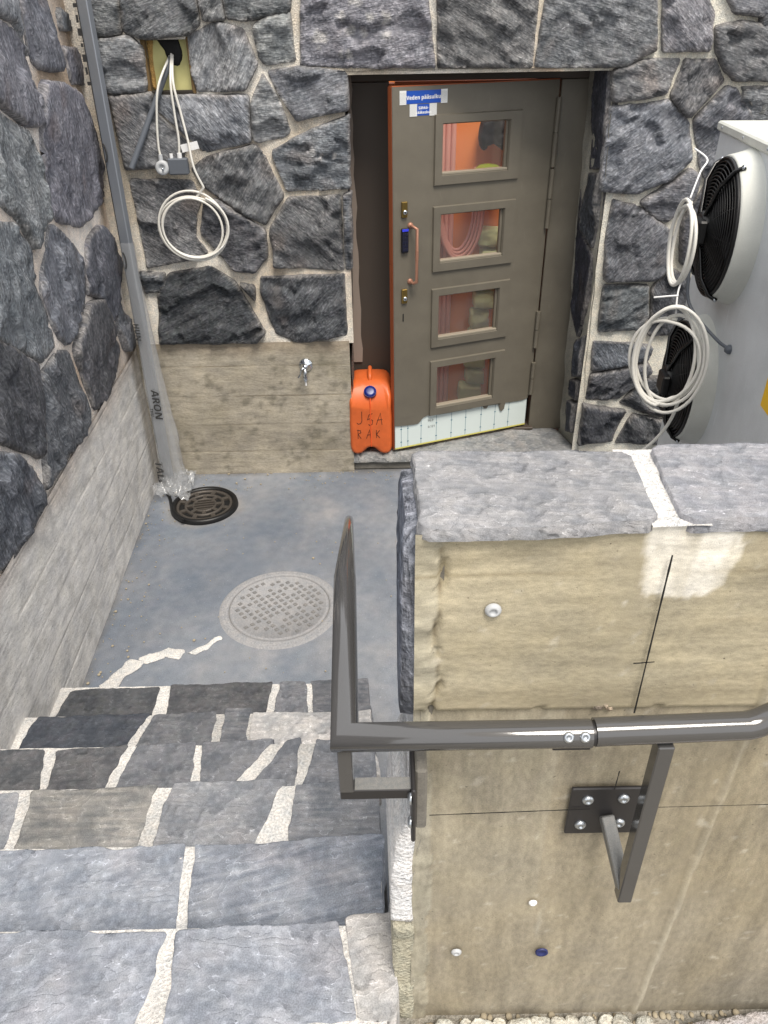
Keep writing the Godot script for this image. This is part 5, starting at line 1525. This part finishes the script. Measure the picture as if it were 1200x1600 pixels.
# ---------------------------------------------------------------- orange water can
func jerrycan() -> void:
	var o := thing("water_can", "orange plastic water can with blue cap and handwritten letters on the doorstep", "water can", Vector3(-0.07, 0.13, -0.05))
	var x0 := -0.203
	var x1 := 0.052
	var base := [[0.012, 0.0], [0.075, 0.0], [0.086, 0.018], [0.106, 0.052], [0.155, 0.052], [0.173, 0.018], [0.186, 0.0], [0.250, 0.0], [0.262, 0.03], [0.262, 0.25], [0.258, 0.30], [0.261, 0.38], [0.256, 0.435], [0.236, 0.458], [0.131, 0.462], [0.026, 0.458], [0.006, 0.435], [0.001, 0.38], [0.004, 0.30], [0.0, 0.25], [0.0, 0.03]]
	var O := PackedVector2Array()
	for i in base.size():
		var a := Vector2(base[i][0], base[i][1])
		var b := Vector2(base[(i + 1) % base.size()][0], base[(i + 1) % base.size()][1])
		var k := maxi(1, int(a.distance_to(b) / 0.02))
		for j in k: O.append(a.lerp(b, float(j) / k))
	for pass_n in 2:
		var S := PackedVector2Array()
		for i in O.size(): S.append(O[(i + O.size() - 1) % O.size()] * 0.22 + O[i] * 0.56 + O[(i + 1) % O.size()] * 0.22)
		O = S
	var c := Vector2(0.131, 0.23)
	var bend := func(p: Vector2, z: float) -> Vector3:
		var k: float = clampf((p.y - 0.33) / 0.13, 0.0, 1.0)
		var zz: float = z - k * k * 0.10 * clampf((z + 0.20) / 0.2, 0.0, 1.0)
		return Vector3(x0 + p.x, 0.131 + p.y, zz)
	var st := ST()
	var slices := [[0.030, 0.022], [0.026, 0.008], [0.012, 0.001], [0.0, 0.0], [-0.08, 0.0], [-0.16, 0.0], [-0.24, 0.0], [-0.262, 0.006], [-0.27, 0.02]]
	var rings := []
	for s in slices:
		var sh: PackedVector2Array = O
		var ring := []
		for i in O.size():
			var nrm := (O[(i + 1) % O.size()] - O[(i + O.size() - 1) % O.size()]).normalized().orthogonal()
			var p: Vector2 = O[i] + nrm * -s[1] if false else O[i] - Vector2(nrm.x, nrm.y) * s[1] * -1.0
			if not Geometry2D.is_point_in_polygon(p, O) and s[1] > 0.0: p = O[i] - nrm * s[1]
			ring.append(bend.call(p, s[0]))
		rings.append(ring)
	for r in rings.size() - 1:
		for i in O.size():
			var j := (i + 1) % O.size()
			quad(st, rings[r][i], rings[r + 1][i], rings[r + 1][j], rings[r][j])
	for e in 2:
		var ring: Array = rings[0] if e == 0 else rings[-1]
		var P := PackedVector2Array()
		for v in ring: P.append(Vector2(v.x, v.y))
		# fill the face with a grid so that the shoulder bends
		var ix := Geometry2D.triangulate_polygon(P)
		for i in range(0, ix.size(), 3):
			if e == 0: tri(st, ring[ix[i]], ring[ix[i + 1]], ring[ix[i + 2]])
			else: tri(st, ring[ix[i]], ring[ix[i + 2]], ring[ix[i + 1]])
	var body := obj("body", st, M.orange, o)
	var seam := ST()
	var sp := []
	for i in 24: sp.append(bend.call(Vector2(0.131, lerpf(0.058, 0.44, i / 23.0)), 0.0305))
	tube(seam, sp, 0.0035, 6)
	obj("mould_seam", seam, plain(Color(0.90, 0.36, 0.15), 0.5), body)
	var hd := ST()
	tube(hd, spline([Vector3(-0.072, 0.575, -0.085), Vector3(-0.072, 0.608, -0.10), Vector3(-0.072, 0.622, -0.14), Vector3(-0.072, 0.622, -0.20), Vector3(-0.072, 0.57, -0.25)], 6), 0.013, 12)
	obj("handle", hd, M.orange, o)
	var cap := ST()
	var cd := Vector3(0, 0.75, 0.66).normalized()
	var cfr := axis_frame(Vector3(-0.072, 0.528, -0.022), cd)
	lathe(cap, cfr, [0.041, -0.02, 0.041, 0.004, 0.039, 0.006], 30)
	obj("neck", cap, M.orange, o)
	cap = ST()
	for i in 40:
		var a := TAU * i / 40.0
		box(cap, Transform3D(cfr.basis * Basis(Vector3(0, 1, 0), -a), cfr.origin + cfr.basis * Vector3(cos(a) * 0.0365, 0.018, sin(a) * 0.0365)), Vector3.ZERO, Vector3(0.004, 0.022, 0.003))
	lathe(cap, cfr, [0.037, 0.005, 0.037, 0.028, 0.034, 0.034, 0.020, 0.036, 0.0, 0.036], 36)
	obj("cap", cap, plain(Color(0.02, 0.11, 0.42), 0.3), o)
	# marker writing
	var strokes := {
		"J": [[[0.5, 1.0], [0.5, 0.25], [0.38, 0.05], [0.15, 0.0], [0.0, 0.1]]],
		"G": [[[0.6, 0.95], [0.25, 0.85], [0.1, 0.45], [0.3, 0.55], [0.6, 0.4], [0.55, 0.1], [0.3, 0.0], [0.2, 0.1]]],
		"A": [[[0.0, 0.0], [0.45, 1.0], [0.6, 0.0]], [[0.1, 0.4], [0.65, 0.45]]],
		"R": [[[0.1, 0.0], [0.12, 1.0]], [[0.0, 0.95], [0.45, 0.9], [0.5, 0.65], [0.12, 0.5], [0.5, 0.0]]],
		"K": [[[0.1, 0.0], [0.12, 1.0]], [[0.6, 0.95], [0.12, 0.45], [0.6, 0.0]]],
	}
	var ink := ST()
	for row in [["J", 0.045, 0.215, 0.085], ["G", 0.105, 0.205, 0.085], ["A", 0.165, 0.21, 0.078], ["R", 0.045, 0.115, 0.062], ["A", 0.102, 0.115, 0.060], ["K", 0.160, 0.118, 0.055]]:
		for s in strokes[row[0]]:
			var pts := []
			for q in s: pts.append(Vector3(x0 + row[1] + q[0] * row[3] * 0.75, 0.131 + row[2] + q[1] * row[3], 0.0302))
			tube(ink, pts, 0.0021, 5)
	obj("marker_writing", ink, plain(Color(0.22, 0.10, 0.06), 0.8), body)

# ---------------------------------------------------------------- tap
func tap() -> void:
	var t := thing("wall_tap", "chrome outdoor tap on the concrete foot of the wall", "tap", Vector3(-0.45, 0.70, 0.012))
	var n := Vector3(0, 0, 1)
	var c := Vector3(-0.447, 0.732, 0.010)
	var st := ST()
	lathe(st, axis_frame(c, n), [0.042, 0.0, 0.042, 0.004, 0.036, 0.012, 0.018, 0.020, 0.014, 0.045, 0.0, 0.045], 32)
	obj("rosette", st, M.chrome, t)
	st = ST()
	tube(st, spline([c + Vector3(0, 0, 0.03), c + Vector3(0, -0.002, 0.06), c + Vector3(0, -0.02, 0.078), c + Vector3(0, -0.055, 0.082)], 6), 0.011, 14)
	lathe(st, axis_frame(c + Vector3(0, -0.055, 0.082), Vector3(0, -1, 0)), [0.013, -0.012, 0.014, 0.0, 0.013, 0.012, 0.008, 0.014, 0.0, 0.014], 16)
	obj("spout", st, M.chrome, t)
	st = ST()
	tube(st, [c + Vector3(0, -0.06, 0.082), c + Vector3(0.001, -0.095, 0.082)], 0.0055, 10)
	obj("nozzle", st, M.white, t)
	st = ST()
	tube(st, spline([c + Vector3(0.0, 0.008, 0.055), c + Vector3(-0.022, -0.002, 0.068), c + Vector3(-0.030, -0.03, 0.072), c + Vector3(-0.044, -0.05, 0.075)], 6), 0.007, 10, true, false, 0.004)
	obj("lever", st, M.chrome, t)
	lathe_knob(t, c + Vector3(0, 0.004, 0.045))

func lathe_knob(t: Node3D, at: Vector3) -> void:
	var st := ST()
	lathe(st, axis_frame(at, Vector3(0, 0.5, 1)), [0.016, 0.0, 0.016, 0.014, 0.012, 0.02, 0.0, 0.021], 20)
	obj("knob", st, M.chrome, t)

# ---------------------------------------------------------------- recess with cables
func hole_and_cables() -> void:
	var w := thing("wall_recess", "square recess in the stone wall with torn yellow foam and a black hole", "recess", Vector3(-1.0, 2.16, 0))
	var foam := plain(Color(0.82, 0.80, 0.56), 0.9)
	var st := sheet(Transform3D(Basis.IDENTITY, Vector3(0, 0, -0.045)), -1.12, -0.885, 2.15, 2.39, 0.012, 0.012, func(u, v): return nz.get_noise_2d(u * 500.0, v * 500.0) * 0.006, func(u, v): return Color.WHITE)
	obj("foam_board", st, foam, w)
	st = ST()
	for s in [[-1.125, -1.105, 2.15, 2.39], [-0.905, -0.885, 2.15, 2.39]]:
		st = ST()
		box(st, BACK, Vector3((s[0] + s[1]) / 2, (s[2] + s[3]) / 2, -0.02), Vector3(s[1] - s[0], s[3] - s[2], 0.05), 0.004)
		obj("side_rim", st, plain(Color(0.42, 0.34, 0.22), 0.9), w)
	st = ST()
	box(st, BACK, Vector3(-1.005, 2.155, -0.02), Vector3(0.22, 0.022, 0.05), 0.004)
	obj("bottom_rim", st, plain(Color(0.16, 0.14, 0.12), 0.9), w)
	st = rough_block(Transform3D(Basis.IDENTITY, Vector3(0, 0, -0.045)), outline([-1.07, 2.39, -0.955, 2.39, -0.945, 2.34, -0.94, 2.30, -0.965, 2.265, -1.005, 2.272, -1.02, 2.31, -1.03, 2.345], 0.01, 0.01, 0.01), -0.002, 0.003, 0.006, Color(0.012, 0.011, 0.011), 0.0, 1, 0.0, 0.012)
	obj("torn_hole", st, M.dark, w)
	st = rough_block(Transform3D(Basis.IDENTITY, Vector3(0, 0, -0.045)), outline([-1.108, 2.385, -1.075, 2.385, -1.082, 2.30, -1.088, 2.17, -1.108, 2.165], 0.01, 0.008, 0.01), -0.002, 0.006, 0.01, Color(0.55, 0.34, 0.12), 0.0, 1, 0.0, 0.012)
	obj("rusty_edge", st, M.mortar, w)
	# grey conduit
	st = ST()
	tube(st, [Vector3(-0.992, 2.305, -0.03), Vector3(-1.238, 1.835, 0.11)], 0.0145, 14)
	top("conduit", st, M.greyplastic, "stiff grey conduit sticking slantwise out of the wall recess", "conduit")
	# plug socket hanging on its cable
	var p := thing("round_plug", "round grey plug hanging on a white cable under the recess", "plug", Vector3(-1.10, 1.83, 0.06))
	st = ST()
	tube(st, spline([Vector3(-1.0, 2.31, -0.03), Vector3(-1.055, 2.19, 0.055), Vector3(-1.085, 2.05, 0.062), Vector3(-1.098, 1.93, 0.062), Vector3(-1.096, 1.885, 0.062)], 8), 0.0058, 8)
	obj("cable", st, M.cable, p)
	st = ST()
	lathe(st, axis_frame(Vector3(-1.094, 1.828, 0.055), Vector3(0.05, 0.05, 1)), [0.034, 0.0, 0.035, 0.022, 0.030, 0.030, 0.014, 0.031, 0.012, 0.024, 0.0, 0.024], 26)
	tube(st, [Vector3(-1.096, 1.855, 0.066), Vector3(-1.096, 1.89, 0.064)], 0.011, 12)
	obj("housing", st, M.palegrey, p)
	st = ST()
	lathe(st, axis_frame(Vector3(-1.088, 1.825, 0.083), Vector3(0.05, 0.05, 1)), [0.006, 0.0, 0.006, 0.012, 0.0, 0.012], 10)
	obj("pin", st, M.chrome, p)
	# junction box
	var j := thing("junction_box", "dark grey junction box hanging on a white cable with a paper tag", "junction box", Vector3(-1.02, 1.78, 0.05))
	st = ST()
	tube(st, spline([Vector3(-0.99, 2.32, -0.03), Vector3(-0.995, 2.20, 0.05), Vector3(-0.995, 2.07, 0.058), Vector3(-0.992, 1.96, 0.062), Vector3(-1.0, 1.89, 0.062)], 8), 0.0058, 8)
	obj("cable", st, M.cable, j)
	obj("casing", abox(Vector3(-1.062, 1.795, 0.04), Vector3(-0.962, 1.872, 0.082), 0.006), M.greyplastic, j)
	st = ST()
	tube(st, [Vector3(-1.0, 1.87, 0.062), Vector3(-1.0, 1.895, 0.062)], 0.012, 12)
	obj("gland", st, M.white, j)
	st = ST()
	tube(st, [Vector3(-1.042, 1.87, 0.062), Vector3(-1.042, 1.892, 0.062)], 0.009, 10)
	obj("gland", st, M.white, j)
	st = ST(true)
	box(st, Transform3D(Basis(Vector3(0, 0, 1), 0.2), Vector3(-0.943, 1.922, 0.058)), Vector3.ZERO, Vector3(0.088, 0.036, 0.002))
	obj("paper_tag", st, M.white, j)
	# white coil
	var c := thing("cable_coil", "white cable coil hanging on the dark stone left of the door", "cable", Vector3(-0.97, 1.35, 0.08), "coiled white cables")
	var pts := spline([Vector3(-0.985, 2.315, -0.03), Vector3(-0.982, 2.20, 0.05), Vector3(-0.962, 2.06, 0.06), Vector3(-0.945, 1.95, 0.072), Vector3(-0.93, 1.83, 0.09), Vector3(-0.895, 1.735, 0.085)], 8)
	var coil := coil_pts(Vector3(-0.975, 1.535, 0.075), Vector3(1, 0, 0), Vector3(0, 1, 0), 0.166, 0.168, 4.0, 0.024, 1.15)
	st = ST()
	tube(st, pts + coil.slice(1), 0.006, 8)
	obj("loops", st, M.cable, c)
	st = ST()
	tube(st, arc_pts(Vector3(-0.845, 1.43, 0.075), Vector3(0.7, 0.7, 0).normalized(), Vector3(0, 0, 1), 0.022, 0, TAU, 14), 0.002, 5)
	obj("tie", st, M.white, c)

# ---------------------------------------------------------------- profile leaning in the corner, in printed film
func wrapped_profile() -> void:
	var w := thing("wrapped_profile", "long grey metal profile in printed plastic film leaning in the wall corner", "profile", Vector3(-1.37, 0.0, 0.2))
	var a := Vector3(-1.335, 0.03, 0.17)
	var b := Vector3(-1.325, 3.0, 0.07)
	var y := (b - a).normalized()
	var yaw := 0.55
	var x := Vector3(cos(yaw), 0, sin(yaw) * -0.0 + 0.25).normalized()
	x = (x - y * x.dot(y)).normalized()
	var z := x.cross(y)
	var F := Transform3D(Basis(x, y, z), a)
	var L := (b - a).length()
	var steel := plain(Color(0.54, 0.56, 0.59), 0.42, 0.45)
	var st := ST(true)
	box(st, F, Vector3(0, L / 2, 0), Vector3(0.054, L, 0.040), 0.004)
	obj("steel_profile", st, steel, w)
	st = ST(true)
	box(st, F, Vector3(-0.032, L / 2, -0.02), Vector3(0.02, L, 0.05), 0.004)
	obj("side_flange", st, plain(Color(0.30, 0.31, 0.33), 0.5, 0.4), w)
	# film sleeve: wider and looser towards the floor
	var rows := 60
	var cols := 28
	var f := ST()
	for j in rows + 1:
		var t := float(j) / rows
		var yy := lerpf(-0.02, 1.45, t)
		var loose := clampf((1.25 - yy) / 1.2, 0.0, 1.0)
		var hw := 0.033 + 0.040 * loose
		var hd := 0.027 + 0.016 * loose
		for i in cols:
			var an := TAU * i / cols
			var sx := signf(cos(an)) * pow(absf(cos(an)), 0.45)
			var sz := signf(sin(an)) * pow(absf(sin(an)), 0.45)
			var wr := nz.get_noise_3d(sx * 60.0, yy * 260.0, sz * 60.0) * 0.018 * loose + nf.get_noise_3d(sx * 90.0, yy * 200.0, sz * 90.0) * 0.012 * loose * loose
			f.add_vertex(F * Vector3(sx * (hw + wr) + 0.045 * loose, yy, sz * (hd + wr) + 0.01 * loose))
	for j in rows:
		for i in cols:
			var p := j * cols + i
			var q := j * cols + (i + 1) % cols
			for k in [p, q + cols, q, p, p + cols, q + cols]: f.add_index(k)
	obj("film_sleeve", f, M.film, w)
	# crumpled end on the floor
	var cr := sheet(Transform3D(Basis(Vector3(1, 0, 0), Vector3(0, 0, -1), Vector3(0, 1, 0)), Vector3(0, 0.004, 0)), -1.39, -1.18, -0.36, -0.08, 0.010, 0.010, func(u, v): return 0.03 + 0.075 * absf(nz.get_noise_2d(u * 700.0, v * 700.0)) + 0.05 * nf.get_noise_2d(u * 500.0, v * 500.0) - 0.25 * clampf(u + 1.27, 0.0, 1.0))
	obj("crumpled_film", cr, M.film, w)
	# black print on the film
	var d := 0.046
	for l in [["ARON", 0.066, 0.55, 0.030, 1.0], ["THU", 0.026, 0.50, -0.010, 1.0], ["HUN", 0.045, 0.98, -0.012, 1.0], ["TALI", 0.07, 0.10, -0.028, 1.0]]:
		var fb := Transform3D(F.basis * Basis(Vector3(0, 0, 1), -PI / 2), F * Vector3(l[3] + 0.012, l[2], d + 0.006))
		text_mesh("print", l[0], l[1], fb, M.print, w, true, 0.0008)
	for q in [[1.36, 0.028], [1.88, 0.026]]:
		var s := ST()
		var ap := []
		for i in 9:
			var an := -1.2 + 2.4 * i / 8.0
			ap.append(F * Vector3(-0.022 + cos(an) * 0.016, q[0] + sin(an) * 0.045, 0.0285))
		tube(s, ap, 0.004, 6)
		obj("print_mark", s, M.print, w)
	for k in 7:
		var s := ST(true)
		box(s, F, Vector3(-0.033, 2.18 + k * 0.052, 0.0278), Vector3(0.012 if k % 2 else 0.018, 0.03 if k % 3 else 0.016, 0.001))
		obj("print_mark", s, M.print, w)

# ---------------------------------------------------------------- coils by the fans
func right_cables() -> void:
	var c1 := thing("cable_coil", "narrow white cable coil tied to the guard of the upper fan", "cable", Vector3(0.99, 1.66, 1.69), "coiled white cables")
	var ux := Vector3(0.30, 0, 0.954)
	var st := ST()
	tube(st, coil_pts(Vector3(0.996, 1.815, 1.70), Vector3(0.02, 0, 1.0), Vector3(0, 1, 0), 0.092, 0.130, 3.0, 0.028, 1.6), 0.006, 8)
	obj("loops", st, M.cable, c1)
	st = ST()
	tube(st, spline([Vector3(0.998, 1.96, 1.70), Vector3(1.03, 2.03, 1.66), Vector3(1.06, 2.06, 1.62), Vector3(1.02, 2.09, 1.60)], 6), 0.003, 6)
	obj("tie", st, M.white, c1)
	var c2 := thing("cable_coil", "wide white cable coil hanging before the lower fan", "cable", Vector3(0.985, 1.28, 1.80), "coiled white cables")
	var v := Vector3(0.80, 0, 0.60)
	var pts := coil_pts(Vector3(0.985, 1.452, 1.80), v, Vector3(0, 1, 0), 0.098, 0.160, 5.5, 0.032, 1.5)
	pts += spline([pts[-1], Vector3(1.05, 1.31, 1.80), Vector3(1.04, 1.20, 1.79), Vector3(0.99, 1.08, 1.75), Vector3(0.93, 0.98, 1.68), Vector3(0.90, 0.86, 1.62), Vector3(0.88, 0.4, 1.6), Vector3(0.88, 0.02, 1.6)], 6).slice(1)
	st = ST()
	tube(st, pts, 0.006, 8)
	obj("loops", st, M.cable, c2)
	st = ST()
	tube(st, spline([Vector3(0.985, 1.615, 1.80), Vector3(0.99, 1.68, 1.77), Vector3(1.02, 1.72, 1.72)], 6), 0.003, 6)
	tube(st, spline([Vector3(0.99, 1.67, 1.78), Vector3(0.96, 1.665, 1.77), Vector3(0.92, 1.655, 1.75)], 6), 0.003, 6)
	obj("tie", st, M.white, c2)

# ---------------------------------------------------------------- rubble in front of the parapet
func rubble() -> void:
	var mm := MultiMesh.new()
	mm.transform_format = MultiMesh.TRANSFORM_3D
	var sp := ST()
	var ic := SphereMesh.new()
	ic.radius = 0.5; ic.height = 1.0; ic.radial_segments = 7; ic.rings = 4
	mm.mesh = ic
	mm.instance_count = 1400
	for i in 1400:
		var x := rng.randf_range(0.05, 1.3)
		var z := 3.60 + pow(rng.randf(), 1.4) * 0.5
		var s := rng.randf_range(0.004, 0.014)
		var b := Basis.from_euler(Vector3(rng.randf() * 6.0, rng.randf() * 6.0, rng.randf() * 6.0)).scaled(Vector3(s, s * 0.7, s * 1.2))
		mm.set_instance_transform(i, Transform3D(b, Vector3(x, 0.866 + s * 0.2, z)))
	var g := MultiMeshInstance3D.new()
	g.name = "gravel"
	g.multimesh = mm
	var gm := plain(Color(0.62, 0.58, 0.50), 0.95)
	g.material_override = gm
	add_child(g, true)
	tag(g, "", "", "", "stuff")
	var mg := MultiMesh.new()
	mg.transform_format = MultiMesh.TRANSFORM_3D
	mg.mesh = ic
	mg.instance_count = 420
	for i in 420:
		var x := rng.randf_range(-1.38, 1.2)
		var z := rng.randf_range(0.02, 2.0)
		if i % 3 == 0: z = 0.02 + pow(rng.randf(), 2.0) * 0.2
		if i % 3 == 1: x = -1.40 + 0.0455 * (z - 0.277) + pow(rng.randf(), 2.0) * 0.22
		var s := rng.randf_range(0.003, 0.009) if i % 7 else rng.randf_range(0.008, 0.016)
		mg.set_instance_transform(i, Transform3D(Basis.from_euler(Vector3(rng.randf() * 6.0, rng.randf() * 6.0, 0)).scaled(Vector3(s, s * 0.6, s * 1.1)), Vector3(x, 0.002 + s * 0.2, z)))
	var gg := MultiMeshInstance3D.new()
	gg.name = "grit"
	gg.multimesh = mg
	gg.material_override = gm
	add_child(gg, true)
	tag(gg, "", "", "", "stuff")
	var k := 0
	for q in [[0.10, 0.020], [0.135, 0.013], [0.165, 0.024], [0.20, 0.014], [0.232, 0.030], [0.268, 0.014], [0.285, 0.012], [0.31, 0.016], [0.335, 0.014], [0.365, 0.017], [0.40, 0.015], [0.43, 0.020], [0.47, 0.016]]:
		var x: float = q[0]
		var s: float = q[1] * 1.25
		var z := 3.600 + s
		var O := []
		for i in 6:
			var a: float = TAU * (i + rng.randf_range(-0.2, 0.2)) / 6.0
			O.append(x + cos(a) * s * rng.randf_range(0.85, 1.15)); O.append(-(z + sin(a) * s * rng.randf_range(0.7, 1.0)))
		var st := rough_block(Transform3D(Basis(Vector3(1, 0, 0), Vector3(0, 0, -1), Vector3(0, 1, 0)), Vector3.ZERO), outline(O, 0.006, 0.003, 0.004), 0.862, 0.872 + s * 0.5, s * 0.5, Color(0.56, 0.545, 0.48), 0.0, 3, 0.3, 0.005, 2.0, 0.0025)
		top("pebble", st, M.mortar, "pale broken pebble, %s from the corner along the foot of the parapet" % ["first", "second", "third", "fourth", "fifth", "sixth", "seventh", "eighth", "ninth", "tenth", "eleventh", "twelfth", "thirteenth"][k], "pebble", "pale pebbles along the foot of the parapet")
		k += 1
	var gb := rough_block(Transform3D(Basis(Vector3(1, 0, 0), Vector3(0, 0, -1), Vector3(0, 1, 0)), Vector3.ZERO), outline([0.53, -3.63, 0.66, -3.605, 1.0, -3.60, 1.0, -3.9, 0.53, -3.9], 0.02, 0.006, 0.015), 0.85, 0.895, 0.010, Color(0.45, 0.425, 0.42), 0.3, 1, 0.2, 0.012, 0.1)
	top("granite_slab", gb, M.mortar, "pinkish granite slab lying at the foot of the parapet", "stone slab")
